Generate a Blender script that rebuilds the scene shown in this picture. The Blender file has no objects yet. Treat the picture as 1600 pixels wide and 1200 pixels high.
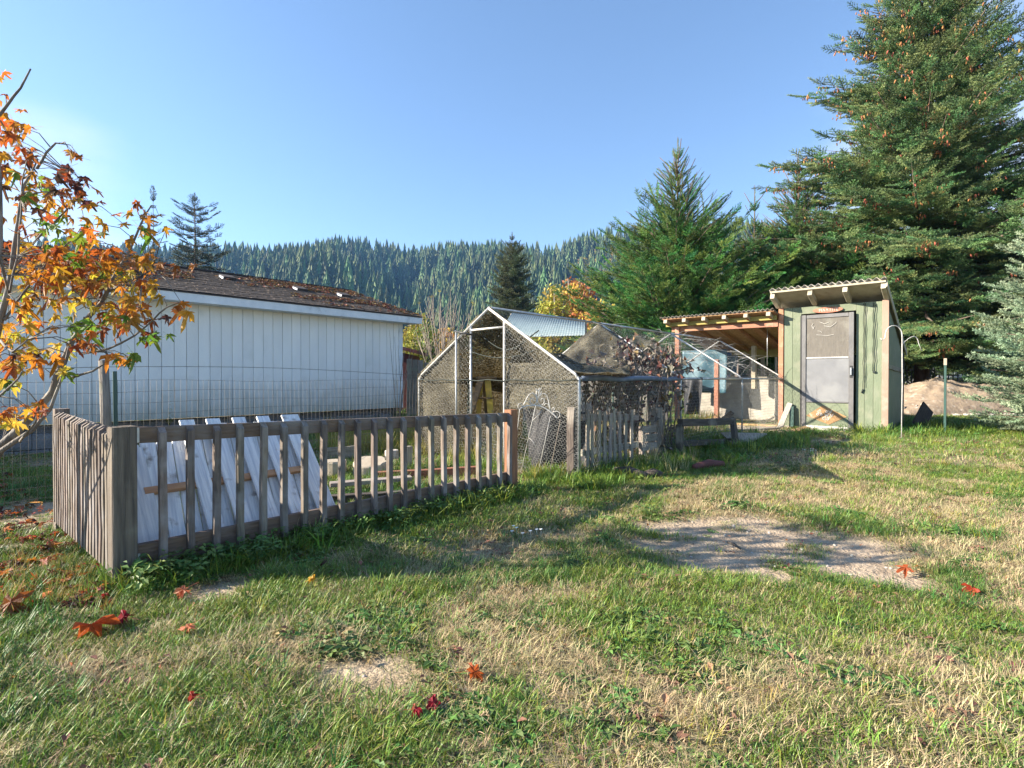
import bpy, math, random
import numpy as np
from mathutils import Vector, Matrix, noise as mnoise
random.seed(7); rng = np.random.default_rng(11)
R = math.radians
S = bpy.context.scene
COL = S.collection
# ---------------------------------------------------------------- camera
EYE = 1.15; F = 850.0; HOR = 592.0
cam_d = bpy.data.cameras.new("camera"); cam = bpy.data.objects.new("camera", cam_d); COL.objects.link(cam)
cam_d.sensor_width = 36; cam_d.lens = 36 * F / 1600; cam_d.clip_start = 0.05; cam_d.clip_end = 6000
cam.location = (0, 0, EYE); cam.rotation_euler = (R(90) - math.atan((600 - HOR) / F), 0, 0)
S.camera = cam
# ---------------------------------------------------------------- sun and sky
SUN_EL = 25.0; SUN_AZ = -5.0      # light travels towards +X, a little away from the viewer
ldir = Vector((math.cos(R(SUN_AZ)) * math.cos(R(SUN_EL)), -math.sin(R(SUN_AZ)) * math.cos(R(SUN_EL)), -math.sin(R(SUN_EL))))
sun_d = bpy.data.lights.new("sun", 'SUN'); sun_d.energy = 5.0; sun_d.angle = R(0.5); sun_d.color = (1, .89, .73)
sun = bpy.data.objects.new("sun", sun_d); COL.objects.link(sun); sun.rotation_euler = ldir.to_track_quat('-Z', 'Y').to_euler()
sun.location = (-30, 5, 20)
world = bpy.data.worlds.new("World"); S.world = world; world.use_nodes = True
wn = world.node_tree; wn.nodes.clear()
def N(t, ty, **k):
    n = t.nodes.new(ty)
    for a, b in k.items():
        if a.startswith('i_'):
            n.inputs[a[2:].replace('_', ' ')].default_value = b
        else: setattr(n, a, b)
    return n
sky = N(wn, 'ShaderNodeTexSky', sky_type='NISHITA'); sky.sun_disc = False
sky.sun_elevation = R(SUN_EL); sky.sun_rotation = math.atan2(-ldir.x, -ldir.y)
sky.altitude = 200; sky.air_density = 1.0; sky.dust_density = 0.3; sky.ozone_density = 2.3
tc = N(wn, 'ShaderNodeTexCoord')
mp = N(wn, 'ShaderNodeMapping'); mp.inputs['Scale'].default_value = (1.0, 1.0, 2.6); mp.inputs['Location'].default_value = (3.3, 1.2, .4)
wn.links.new(tc.outputs['Generated'], mp.inputs['Vector'])
cn = N(wn, 'ShaderNodeTexNoise'); cn.inputs['Scale'].default_value = 1.7; cn.inputs['Detail'].default_value = 6; cn.inputs['Roughness'].default_value = .52
wn.links.new(mp.outputs['Vector'], cn.inputs['Vector'])
# two cloud banks in view (low left, and right), noise gives them their shape
def bank(d, r0, r1):
    vm = N(wn, 'ShaderNodeVectorMath', operation='DISTANCE'); vm.inputs[1].default_value = Vector(d).normalized()
    wn.links.new(tc.outputs['Generated'], vm.inputs[0])
    mr = N(wn, 'ShaderNodeMapRange', interpolation_type='SMOOTHSTEP'); mr.inputs['From Min'].default_value = r1; mr.inputs['From Max'].default_value = r0
    mr.inputs['To Min'].default_value = 0; mr.inputs['To Max'].default_value = 1
    wn.links.new(vm.outputs['Value'], mr.inputs['Value']); return mr
b1 = bank((-730, 850, 215), .03, .27); b2 = bank((790, 850, 380), .12, .40)
bm = N(wn, 'ShaderNodeMath', operation='MAXIMUM'); wn.links.new(b1.outputs[0], bm.inputs[0]); wn.links.new(b2.outputs[0], bm.inputs[1])
ba = N(wn, 'ShaderNodeMath', operation='MULTIPLY_ADD'); ba.inputs[1].default_value = .34; wn.links.new(bm.outputs[0], ba.inputs[0]); wn.links.new(cn.outputs['Fac'], ba.inputs[2])
cr = N(wn, 'ShaderNodeMapRange', interpolation_type='SMOOTHSTEP'); cr.inputs['From Min'].default_value = .60; cr.inputs['From Max'].default_value = .92; cr.inputs['To Max'].default_value = .60
wn.links.new(ba.outputs[0], cr.inputs['Value'])
mx = N(wn, 'ShaderNodeMix', data_type='RGBA'); wn.links.new(cr.outputs[0], mx.inputs['Factor'])
mx.inputs[7].default_value = (4.6, 4.7, 4.9, 1)
wn.links.new(sky.outputs[0], mx.inputs[6])
bg = N(wn, 'ShaderNodeBackground'); bg.inputs['Strength'].default_value = 0.077
wn.links.new(mx.outputs[2], bg.inputs['Color'])
wo = N(wn, 'ShaderNodeOutputWorld'); wn.links.new(bg.outputs[0], wo.inputs['Surface'])
S.view_settings.view_transform = 'Standard'; S.view_settings.look = 'None'; S.view_settings.gamma = 1
S.view_settings.exposure = 1.85; S.view_settings.use_curve_mapping = False
S.render.engine = 'CYCLES'; S.cycles.max_bounces = 8; S.cycles.transparent_max_bounces = 12
S.cycles.volume_step_rate = 8; S.cycles.volume_max_steps = 32
# ---------------------------------------------------------------- noise and ground shape
def _h(ix, iy, s):
    n = (ix.astype(np.int64) * 374761393 + iy.astype(np.int64) * 668265263 + s * 974634777) & 0xffffffff
    n = ((n ^ (n >> 13)) * 1274126177) & 0xffffffff
    return ((n ^ (n >> 16)) & 0xffff) / 65535.0
def vn(x, y, s=0):
    x = np.asarray(x, float); y = np.asarray(y, float)
    ix = np.floor(x); iy = np.floor(y); fx = x - ix; fy = y - iy
    fx = fx * fx * (3 - 2 * fx); fy = fy * fy * (3 - 2 * fy)
    a = _h(ix, iy, s); b = _h(ix + 1, iy, s); c = _h(ix, iy + 1, s); d = _h(ix + 1, iy + 1, s)
    return (a * (1 - fx) + b * fx) * (1 - fy) + (c * (1 - fx) + d * fx) * fy
def fbm(x, y, s=0, o=4):
    t = 0; a = .5; k = 0
    for i in range(o):
        t = t + a * vn(x * 2 ** i, y * 2 ** i, s + i * 17); k += a; a *= .5
    return t / k
def sstep(a, b, x):
    t = np.clip((np.asarray(x, float) - a) / (b - a), 0, 1); return t * t * (3 - 2 * t)
def g0(x, y): return .08 * sstep(4.5, 10, y)
def gnd(x, y):
    near = np.exp(-(np.asarray(x, float) ** 2 + np.asarray(y, float) ** 2) / 900)
    return g0(x, y) + near * (.05 * (fbm(np.asarray(x) * .9, np.asarray(y) * .9, 3) - .5) + .015 * (fbm(np.asarray(x) * 6, np.asarray(y) * 6, 8, 3) - .5))
def GP(px, py):
    Y = F * EYE / (py - HOR)
    for _ in range(12): Y = F * (EYE - float(g0(0, Y))) / (py - HOR)
    return Vector(((px - 800) / F * Y, Y, float(g0(0, Y))))
def W(px, py, Y): return Vector(((px - 800) / F * Y, Y, EYE - (py - HOR) / F * Y))
A = Vector((.6616, .7498, 0)); B = Vector((-.7498, .6616, 0)); Z = Vector((0, 0, 1))
def along(P, D, px):      # distance t along D from P at which picture column px is met
    k = (px - 800) / F
    return (k * P.y - P.x) / (D.x - k * D.y)
# dirt patches: picture-derived centres, radii in metres
DIRT = []
def patch(px, py, rx, ry, w=1.0):
    p = GP(px, py); DIRT.append((p.x, p.y, rx, ry, w))
patch(1120, 820, .75, .38); patch(1230, 850, .95, .5); patch(1330, 890, .6, .3); patch(1090, 850, .5, .22); patch(1180, 880, .75, .25)
patch(545, 1045, .22, .16, .8); patch(340, 925, .3, .12, .75); patch(260, 1110, .22, .1, .7); patch(690, 858, .25, .12, .7); patch(1290, 905, .6, .14, .8)
patch(500, 895, .3, .1, .5)
patch(1165, 672, 1.3, .9); patch(1100, 668, .8, .7, .9); patch(1310, 690, .7, .28, .9); patch(60, 800, .9, .6, .8); patch(20, 850, .5, .25, .6); patch(1480, 640, 2.0, 1.7, 1.1); patch(150, 720, 1.2, .6, .6)
def dirt(x, y):
    m = np.zeros(np.shape(x))
    wx = np.asarray(x) + .9 * (fbm(np.asarray(x) * 2.4, np.asarray(y) * 2.4, 41) - .5); wy = np.asarray(y) + .6 * (fbm(np.asarray(x) * 2.2, np.asarray(y) * 2.2, 57) - .5)
    for cx, cy, rx, ry, w in DIRT:
        d = np.sqrt(((wx - cx) / rx) ** 2 + ((wy - cy) / ry) ** 2)
        m = np.maximum(m, w * (1 - sstep(.55, 1.25, d)))
    m = m + .5 * (fbm(np.asarray(x) * 7, np.asarray(y) * 7, 77, 3) - .5) * (m > .02)
    return np.clip(m, 0, 1)
def dry(x, y):
    b = fbm(np.asarray(x) * .9 + 5, np.asarray(y) * 1.1, 21, 4)
    xx = np.asarray(x); yy = np.asarray(y)
    bias = .16 * sstep(-.6, 1.6, xx - .15 * yy) * (1 - sstep(5.0, 6.5, yy)) + .12 * (1 - sstep(1.6, 2.8, yy)) * sstep(-.6, .5, xx) - .10 * (1 - sstep(-1.6, .2, xx)) - .10
    bias = bias + .14 * np.exp(-(((xx - 5.2) / 2.2) ** 2 + ((yy - 6.6) / 1.2) ** 2)) - .2 * sstep(7.5, 9, yy)
    return sstep(.42, .60, b + bias)
# ---------------------------------------------------------------- materials
MATS = {}
def mat(name, c1, c2=None, scale=8, stretch=(1, 1, 1), rough=.8, bump=.0, bscale=None, c3=None, c3s=2, c3t=(.55, .7), metal=0, spec=.5, rand=0, coord='Object', detail=5, transl=0, grime=None):
    if name in MATS: return MATS[name]
    m = bpy.data.materials.new(name); MATS[name] = m; m.use_nodes = True
    t = m.node_tree; b = t.nodes['Principled BSDF']; L = t.links.new
    b.inputs['Roughness'].default_value = rough; b.inputs['Metallic'].default_value = metal; b.inputs['Specular IOR Level'].default_value = spec
    c2 = c2 or tuple(v * .75 for v in c1)
    co = N(t, 'ShaderNodeTexCoord'); oi = N(t, 'ShaderNodeObjectInfo')
    ad = N(t, 'ShaderNodeVectorMath', operation='ADD'); sc = N(t, 'ShaderNodeVectorMath', operation='SCALE'); sc.inputs['Scale'].default_value = 37.0
    cb = N(t, 'ShaderNodeCombineXYZ')
    for i in range(3): L(oi.outputs['Random'], cb.inputs[i])
    L(cb.outputs[0], sc.inputs[0]); L(co.outputs[coord], ad.inputs[0]); L(sc.outputs[0], ad.inputs[1])
    ma = N(t, 'ShaderNodeMapping'); ma.inputs['Scale'].default_value = stretch; L(ad.outputs[0], ma.inputs['Vector'])
    n1 = N(t, 'ShaderNodeTexNoise'); n1.inputs['Scale'].default_value = scale; n1.inputs['Detail'].default_value = detail; n1.inputs['Roughness'].default_value = .6; L(ma.outputs[0], n1.inputs['Vector'])
    rp = N(t, 'ShaderNodeMapRange'); rp.inputs['From Min'].default_value = .34; rp.inputs['From Max'].default_value = .66; L(n1.outputs['Fac'], rp.inputs['Value'])
    mxx = N(t, 'ShaderNodeMix', data_type='RGBA'); L(rp.outputs[0], mxx.inputs['Factor']); mxx.inputs[6].default_value = (*c1, 1); mxx.inputs[7].default_value = (*c2, 1)
    out = mxx.outputs[2]
    if c3:
        n2 = N(t, 'ShaderNodeTexNoise'); n2.inputs['Scale'].default_value = c3s; n2.inputs['Detail'].default_value = 6; L(ad.outputs[0], n2.inputs['Vector'])
        r2 = N(t, 'ShaderNodeMapRange'); r2.inputs['From Min'].default_value = c3t[0]; r2.inputs['From Max'].default_value = c3t[1]; L(n2.outputs['Fac'], r2.inputs['Value'])
        m2 = N(t, 'ShaderNodeMix', data_type='RGBA'); L(r2.outputs[0], m2.inputs['Factor']); L(out, m2.inputs[6]); m2.inputs[7].default_value = (*c3, 1); out = m2.outputs[2]
    if rand:
        hs = N(t, 'ShaderNodeHueSaturation'); mr = N(t, 'ShaderNodeMapRange'); mr.inputs['To Min'].default_value = 1 - rand; mr.inputs['To Max'].default_value = 1 + rand
        L(oi.outputs['Random'], mr.inputs['Value']); L(mr.outputs[0], hs.inputs['Value']); L(out, hs.inputs['Color'])
        mh = N(t, 'ShaderNodeMath', operation='MULTIPLY'); mh.inputs[1].default_value = 7.3; L(oi.outputs['Random'], mh.inputs[0])
        fr = N(t, 'ShaderNodeMath', operation='FRACT'); L(mh.outputs[0], fr.inputs[0])
        m3 = N(t, 'ShaderNodeMapRange'); m3.inputs['To Min'].default_value = .5 - rand * .12; m3.inputs['To Max'].default_value = .5 + rand * .12; L(fr.outputs[0], m3.inputs['Value']); L(m3.outputs[0], hs.inputs['Hue'])
        out = hs.outputs[0]
    if grime:      # splashed dirt and moss near the foot of the board, by its own length
        sx = N(t, 'ShaderNodeSeparateXYZ'); L(co.outputs['Object'], sx.inputs[0]); gn = N(t, 'ShaderNodeTexNoise'); gn.inputs['Scale'].default_value = 6; gn.inputs['Detail'].default_value = 6; L(ad.outputs[0], gn.inputs['Vector'])
        m4 = N(t, 'ShaderNodeMath', operation='MULTIPLY_ADD'); m4.inputs[1].default_value = grime[1]; L(gn.outputs['Fac'], m4.inputs[0]); L(sx.outputs[2], m4.inputs[2])
        m5 = N(t, 'ShaderNodeMapRange'); m5.inputs['From Min'].default_value = grime[2]; m5.inputs['From Max'].default_value = grime[3]; m5.inputs['To Min'].default_value = grime[4]; m5.inputs['To Max'].default_value = 0; L(m4.outputs[0], m5.inputs['Value'])
        m6 = N(t, 'ShaderNodeMix', data_type='RGBA'); L(m5.outputs[0], m6.inputs['Factor']); L(out, m6.inputs[6]); m6.inputs[7].default_value = (*grime[0], 1); out = m6.outputs[2]
    L(out, b.inputs['Base Color'])
    if bump:
        bn = N(t, 'ShaderNodeTexNoise'); bn.inputs['Scale'].default_value = bscale or scale * 2; bn.inputs['Detail'].default_value = 6; L(ma.outputs[0], bn.inputs['Vector'])
        bu = N(t, 'ShaderNodeBump'); bu.inputs['Strength'].default_value = bump; bu.inputs['Distance'].default_value = .02; L(bn.outputs['Fac'], bu.inputs['Height']); L(bu.outputs[0], b.inputs['Normal'])
    if transl:
        tr = N(t, 'ShaderNodeBsdfTranslucent'); L(out, tr.inputs['Color']); ms = N(t, 'ShaderNodeMixShader'); ms.inputs[0].default_value = transl
        L(b.outputs[0], ms.inputs[1]); L(tr.outputs[0], ms.inputs[2]); L(ms.outputs[0], t.nodes['Material Output'].inputs['Surface'])
    return m
def M(n): return MATS[n]
mat('fence_wood', (.23, .185, .145), (.085, .07, .058), 9, (5, 5, .45), .85, .6, 14, c3=(.27, .25, .24), c3s=5, c3t=(.45, .75), rand=.22)
mat('post_wood', (.19, .155, .12), (.085, .07, .058), 7, (7, 7, .35), .9, .8, 14, c3=(.24, .21, .17), c3s=4, c3t=(.5, .8))
mat('rail_wood', (.20, .125, .085), (.11, .07, .055), 9, (4, 4, .4), .8, .5, 14, c3=(.23, .2, .18), c3s=3, c3t=(.5, .75), rand=.12)
mat('red_post_wood', (.33, .145, .075), (.20, .085, .05), 9, (4, 4, .4), .8, .4, 14, rand=.1)
mat('whitewash', (.86, .86, .84), (.54, .56, .60), 5, (11, 11, .5), .75, .5, 14, c3=(.30, .27, .24), c3s=9, c3t=(.60, .74), rand=.10)
mat('pine_batten', (.55, .33, .16), (.42, .24, .12), 9, (4, 4, .4), .8, .3, 14, rand=.1)
mat('old_grey_wood', (.36, .32, .27), (.18, .155, .13), 9, (5, 5, .45), .9, .6, 14, c3=(.28, .28, .2), c3s=4, rand=.25)
mat('dark_rot_wood', (.10, .08, .065), (.05, .042, .036), 9, (4, 4, .5), .9, .6, 14, c3=(.20, .18, .15), c3s=4, rand=.2)
mat('siding_paint', (.86, .86, .84), (.80, .80, .79), 3, (1, 1, .4), .55, .08, 60, c3=(.62, .63, .60), c3s=1.2, c3t=(.62, .9), rand=.04, grime=((.33, .33, .27), -.60, -.36, .42, .85))
mat('fascia_paint', (.78, .80, .82), (.62, .66, .70), 4, (1, 1, 1), .6, .15, 30, c3=(.38, .38, .36), c3s=4, c3t=(.62, .8))
mat('foundation_block', (.22, .21, .21), (.14, .135, .14), 6, (1, 1, 1), .95, .5, 30, c3=(.08, .09, .06), c3s=3)
mat('shingle', (.15, .115, .095), (.075, .06, .052), 14, (1, 1, 1), .95, .4, 60, c3=(.17, .13, .10), c3s=3)
mat('shingle_edge', (.06, .05, .05), None, 10, rough=.9)
mat('galvanised', (.48, .50, .51), (.33, .35, .37), 12, (1, 1, 1), .38, .05, 40, metal=.55, c3=(.72, .72, .72), c3s=6)
mat('white_metal', (.66, .64, .60), (.48, .46, .43), 14, (1, 1, 1), .5, c3=(.45, .36, .28), c3s=30, c3t=(.68, .8))
mat('net_wire', (.36, .36, .34), (.22, .22, .21), 20, rough=.8)
mat('dark_wire', (.10, .095, .09), (.07, .065, .06), 20, rough=.6, metal=.3)
mat('corrugated', (.48, .46, .42), (.33, .30, .26), 5, (1, 1, 1), .6, .1, 30, c3=(.34, .27, .19), c3s=3, c3t=(.5, .75), metal=.1)
mat('pale_roof', (.22, .28, .30), (.17, .23, .25), 5, (1, 1, 1), .5, .1, 30)
mat('cream_paint', (.45, .41, .31), (.32, .28, .20), 4, (1, 1, 1), .7, .2, 30, c3=(.25, .21, .14), c3s=5, c3t=(.55, .8))
mat('green_paint', (.165, .195, .125), (.13, .16, .10), 3, (1, 1, .4), .65, .25, 40, c3=(.22, .23, .165), c3s=4, c3t=(.52, .8), rand=.06)
mat('pink_trim', (.36, .235, .175), (.29, .195, .145), 4, (1, 1, .4), .7, .2, 40, c3=(.42, .30, .24), c3s=4)
mat('salmon_beam', (.36, .155, .085), (.29, .125, .08), 5, (1, 1, .4), .7, .3, 40, c3=(.56, .30, .20), c3s=4, rand=.1)
mat('olive_paint', (.34, .28, .07), (.25, .20, .05), 5, (1, 1, .4), .7, .2, 30)
mat('osb_brown', (.46, .26, .13), (.24, .13, .07), 16, (2, 1, .3), .85, .4, 20, c3=(.45, .29, .16), c3s=5, rand=.12)
mat('plywood_pale', (.42, .39, .34), (.30, .28, .24), 5, (1, 6, 1), .85, .2, 30, c3=(.25, .23, .21), c3s=1.8, c3t=(.52, .75))
mat('blue_tarp', (.06, .14, .18), (.04, .10, .14), 4, (1, 1, 1), .5, .4, 8, c3=(.10, .20, .24), c3s=7)
mat('deep_blue_tarp', (.03, .10, .24), (.02, .07, .18), 4, (1, 1, 1), .5, .4, 8)
mat('door_metal', (.17, .165, .165), (.12, .118, .118), 8, (1, 1, .5), .5, .1, 30, metal=.2)
mat('screen_mesh', (.145, .13, .11), (.11, .10, .085), 30, (1, 1, .2), .75, .2, 80, c3=(.18, .17, .145), c3s=4)
mat('door_pane', (.185, .19, .20), (.15, .155, .165), 3, (1, 1, 1), .6, .02, 10, c3=(.21, .215, .22), c3s=2)
mat('orange_paint', (.38, .22, .09), (.30, .18, .085), 6, (1, 1, 1), .7, .2, 30, c3=(.55, .47, .35), c3s=10)
mat('chalk_white', (.58, .56, .52), None, 6)
mat('black_iron', (.02, .02, .022), (.03, .03, .03), 9, rough=.5)
mat('dark_rope', (.03, .04, .035), None, 20)
mat('yellow_paint', (.55, .40, .05), (.40, .28, .06), 7, (3, 3, .5), .6, .2, 30, c3=(.25, .18, .09), c3s=8)
mat('ladder_brown', (.22, .15, .085), (.13, .09, .05), 9, (4, 4, .4), .8, .3, 20)
mat('tpost_green', (.035, .09, .075), (.03, .07, .06), 9, rough=.5)
mat('bark_smooth', (.20, .175, .155), (.10, .09, .08), 8, (3, 3, .6), .85, .5, 20, c3=(.30, .28, .25), c3s=5)
mat('bark_rough', (.16, .115, .085), (.07, .052, .042), 6, (3, 3, .6), .95, .8, 12)
mat('needles_green', (.130, .250, .045), (.055, .14, .032), 1.2, (1, 1, 1), .6, rand=.55, transl=.22)
mat('needles_blue', (.175, .260, .085), (.080, .150, .060), 1.2, (1, 1, 1), .6, rand=.5, transl=.18)
mat('needles_silver', (.34, .42, .27), (.16, .24, .14), 1.2, (1, 1, 1), .5, rand=.35, transl=.18)
mat('needles_olive', (.075, .095, .028), (.040, .058, .020), 1.2, (1, 1, 1), .6, rand=.4, transl=.18)
mat('needles_dark', (.030, .055, .028), (.022, .040, .026), 1.2, (1, 1, 1), .6, rand=.35, transl=.1)
mat('hill_conifer', (.090, .140, .045), (.020, .040, .018), .05, (1, 1, 1), .8, rand=.42)
mat('hill_autumn', (.42, .25, .06), (.30, .22, .05), .05, (1, 1, 1), .8, rand=.45)
mat('cone_brown', (.38, .17, .06), (.24, .10, .04), 10, rough=.8, rand=.3)
mat('shrub_yellow', (.42, .36, .05), (.28, .27, .05), 2, rough=.7, rand=.4, transl=.3)
mat('shrub_orange', (.48, .22, .04), (.42, .30, .06), 2, rough=.7, rand=.4, transl=.3)
mat('shrub_green', (.10, .16, .03), (.15, .18, .04), 2, rough=.7, rand=.4, transl=.3)
mat('hill_soil', (.03, .04, .02), (.02, .03, .018), .02, (1, 1, 1), .95)
mat('soil_heap', (.34, .26, .18), (.22, .165, .12), 5, (1, 1, 1), .98, .9, 12, c3=(.42, .35, .28), c3s=7)
mat('stone', (.52, .48, .42), (.30, .28, .25), 9, (1, 1, 1), .9, .5, 20, rand=.25)
mat('cut_wood', (.46, .39, .30), (.36, .30, .22), 9, (1, 1, 1), .85, .2, 20)
mat('car_red', (.30, .02, .02), (.25, .02, .02), 3, rough=.3)
mat('tyre_black', (.02, .02, .02), None, 3)
mat('glass_dark', (.03, .035, .04), None, 3, rough=.1)
mat('trailer_white', (.80, .80, .78), (.65, .65, .64), 3)
mat('maroon_paint', (.11, .025, .025), (.08, .02, .02), 4, rough=.7)
mat('blue_plastic', (.10, .28, .55), None, 3)
mat('dead_leaf_grey', (.24, .21, .18), (.10, .085, .07), 3, rough=.9, rand=.5, transl=.12)
mat('vine_red_leaf', (.20, .07, .055), (.13, .05, .04), 3, rough=.8, rand=.4, transl=.25)
mat('vine_wood', (.30, .25, .20), (.16, .13, .11), 9, (2, 2, 1), .9, .3)
for nm, a, b in (('leaf_orange', (.50, .19, .025), (.42, .15, .02)), ('leaf_amber', (.52, .25, .025), (.52, .22, .025)), ('leaf_yellow', (.62, .46, .05), (.50, .40, .05)),
                 ('leaf_green', (.17, .27, .03), (.11, .19, .025)), ('leaf_brown', (.13, .055, .035), (.075, .035, .03)), ('leaf_rust', (.40, .16, .03), (.26, .09, .02)),
                 ('leaf_red', (.40, .06, .02), (.30, .035, .015)), ('leaf_peach', (.60, .27, .13), (.50, .18, .07))):
    mat(nm, a, b, 18, (1, 1, 1), .5, .3, 30, rand=.25, transl=.45)
mat('grass_green', (.215, .290, .042), (.130, .215, .030), 1.1, rough=.5, rand=.4, transl=.3)
mat('grass_deep', (.120, .215, .042), (.075, .155, .028), 1.1, rough=.5, rand=.35, transl=.3)
mat('grass_straw', (.56, .46, .27), (.42, .34, .18), 1.1, rough=.7, rand=.28, transl=.25)
mat('grass_gold', (.42, .32, .08), (.30, .27, .07), 1.1, rough=.7, rand=.3, transl=.3)
mat('weed_leaf', (.13, .22, .045), (.075, .15, .035), 1.1, rough=.55, rand=.35, transl=.25)
mat('litter_brown', (.26, .15, .08), (.14, .08, .05), 2, rough=.85, rand=.45, transl=.15)
mat('daisy_white', (.8, .8, .76), None, 3)
def cloth_mat():
    m = bpy.data.materials.new('shade_cloth'); MATS['shade_cloth'] = m; m.use_nodes = True; t = m.node_tree; L = t.links.new
    b = t.nodes['Principled BSDF']; b.inputs['Roughness'].default_value = .8
    co = N(t, 'ShaderNodeTexCoord'); n = N(t, 'ShaderNodeTexNoise'); n.inputs['Scale'].default_value = 3; n.inputs['Detail'].default_value = 6; L(co.outputs['Object'], n.inputs['Vector'])
    r = N(t, 'ShaderNodeValToRGB'); r.color_ramp.elements[0].color = (.055, .048, .032, 1); r.color_ramp.elements[1].color = (.22, .20, .14, 1); r.color_ramp.elements[0].position = .35; r.color_ramp.elements[1].position = .7
    L(n.outputs['Fac'], r.inputs[0]); L(r.outputs[0], b.inputs['Base Color'])
    w = N(t, 'ShaderNodeTexNoise'); w.inputs['Scale'].default_value = 38; w.inputs['Detail'].default_value = 2; L(co.outputs['Object'], w.inputs['Vector'])
    mr = N(t, 'ShaderNodeMapRange'); mr.inputs['From Min'].default_value = .40; mr.inputs['From Max'].default_value = .52; mr.inputs['To Min'].default_value = .30; mr.inputs['To Max'].default_value = 1; L(w.outputs['Fac'], mr.inputs['Value'])
    tp = N(t, 'ShaderNodeBsdfTransparent'); tl = N(t, 'ShaderNodeBsdfTranslucent'); tl.inputs['Color'].default_value = (.30, .24, .13, 1)
    m1 = N(t, 'ShaderNodeMixShader'); m1.inputs[0].default_value = .35; L(b.outputs[0], m1.inputs[1]); L(tl.outputs[0], m1.inputs[2])
    m2 = N(t, 'ShaderNodeMixShader'); L(mr.outputs[0], m2.inputs[0]); L(tp.outputs[0], m2.inputs[1]); L(m1.outputs[0], m2.inputs[2]); L(m2.outputs[0], t.nodes['Material Output'].inputs['Surface'])
cloth_mat()
mat('slate_wrap', (.13, .17, .24), (.07, .10, .15), 9, (1, 1, 1), .6, .4, 20)
mat('black_sheet', (.018, .02, .026), (.03, .03, .035), 5, (1, 1, 1), .6, .5, 9)
def ground_mat():
    m = bpy.data.materials.new('ground_soil'); MATS['ground_soil'] = m; m.use_nodes = True; t = m.node_tree; L = t.links.new
    b = t.nodes['Principled BSDF']; b.inputs['Roughness'].default_value = .95; b.inputs['Specular IOR Level'].default_value = .2
    co = N(t, 'ShaderNodeTexCoord')
    def nz(s, d=6):
        n = N(t, 'ShaderNodeTexNoise'); n.inputs['Scale'].default_value = s; n.inputs['Detail'].default_value = d; L(co.outputs['Object'], n.inputs['Vector']); return n
    def ramp(src, c, p):
        r = N(t, 'ShaderNodeValToRGB'); e = r.color_ramp.elements; e[0].color = (*c[0], 1); e[1].color = (*c[1], 1); e[0].position = p[0]; e[1].position = p[1]
        L(src, r.inputs[0]); return r.outputs[0]
    dcol = ramp(nz(9).outputs['Fac'], [(.32, .245, .175), (.52, .41, .295)], (.35, .68))
    gcol = ramp(nz(14).outputs['Fac'], [(.11, .105, .05), (.34, .28, .17)], (.35, .65))
    at = N(t, 'ShaderNodeAttribute'); at.attribute_name = 'dirt'
    mx = N(t, 'ShaderNodeMix', data_type='RGBA'); L(at.outputs['Fac'], mx.inputs['Factor']); L(gcol, mx.inputs[6]); L(dcol, mx.inputs[7]); 
    sp = nz(160, 2); sr = N(t, 'ShaderNodeMapRange'); sr.inputs['From Min'].default_value = .3; sr.inputs['From Max'].default_value = .7; sr.inputs['To Min'].default_value = .65; sr.inputs['To Max'].default_value = 1.2; L(sp.outputs['Fac'], sr.inputs['Value'])
    hs = N(t, 'ShaderNodeHueSaturation'); L(mx.outputs[2], hs.inputs['Color']); L(sr.outputs[0], hs.inputs['Value']); L(hs.outputs[0], b.inputs['Base Color'])
    bu = N(t, 'ShaderNodeBump'); bu.inputs['Strength'].default_value = .8; bu.inputs['Distance'].default_value = .03; L(nz(45).outputs['Fac'], bu.inputs['Height']); L(bu.outputs[0], b.inputs['Normal'])
ground_mat()
# ---------------------------------------------------------------- object helpers
WM = {}
def mesh_from(name, v, f, mats, smooth=False, midx=None):
    me = bpy.data.meshes.new(name)
    v = np.asarray(v, np.float32).reshape(-1, 3)
    if isinstance(f, np.ndarray):
        k = f.shape[1]; n = len(f)
        me.vertices.add(len(v)); me.vertices.foreach_set('co', v.ravel())
        me.loops.add(n * k); me.loops.foreach_set('vertex_index', f.astype(np.int32).ravel())
        me.polygons.add(n); me.polygons.foreach_set('loop_start', (np.arange(n) * k).astype(np.int32))
        try: me.polygons.foreach_set('loop_total', np.full(n, k, np.int32))
        except Exception: pass
        me.update(calc_edges=True); me.validate()
    else:
        me.from_pydata([tuple(map(float, p)) for p in v], [], f)
    for mm in (mats if isinstance(mats, (list, tuple)) else [mats]): me.materials.append(M(mm) if isinstance(mm, str) else mm)
    if midx is not None: me.polygons.foreach_set('material_index', np.asarray(midx, np.int32))
    if smooth: me.polygons.foreach_set('use_smooth', [True] * len(me.polygons))
    me.update(); return me
def props(o, label=None, cat=None, group=None, kind=None):
    if label: o['label'] = label
    if cat: o['category'] = cat
    if group: o['group'] = group
    if kind: o['kind'] = kind
    return o
def place(name, data, mw=None, parent=None):
    o = bpy.data.objects.new(name, data); COL.objects.link(o)
    mw = mw or Matrix.Identity(4)
    if parent is not None:
        o.parent = parent; o.matrix_local = WM[parent].inverted() @ mw
    else: o.matrix_world = mw
    WM[o] = mw
    return o
def thing(name, loc, label, cat, group=None):
    return props(place(name, None, Matrix.Translation(Vector(loc))), label, cat, group)
def mobj(name, v, f, mats, parent=None, smooth=False, kind=None, midx=None, **pr):
    o0 = WM[parent].translation if parent is not None else Vector((0, 0, 0))
    v = np.asarray(v, float).reshape(-1, 3) - np.array(o0)
    o = place(name, mesh_from(name, v, f, mats, smooth, midx), Matrix.Translation(o0), parent)
    return props(o, kind=kind, **pr)
BOX = {}
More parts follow.
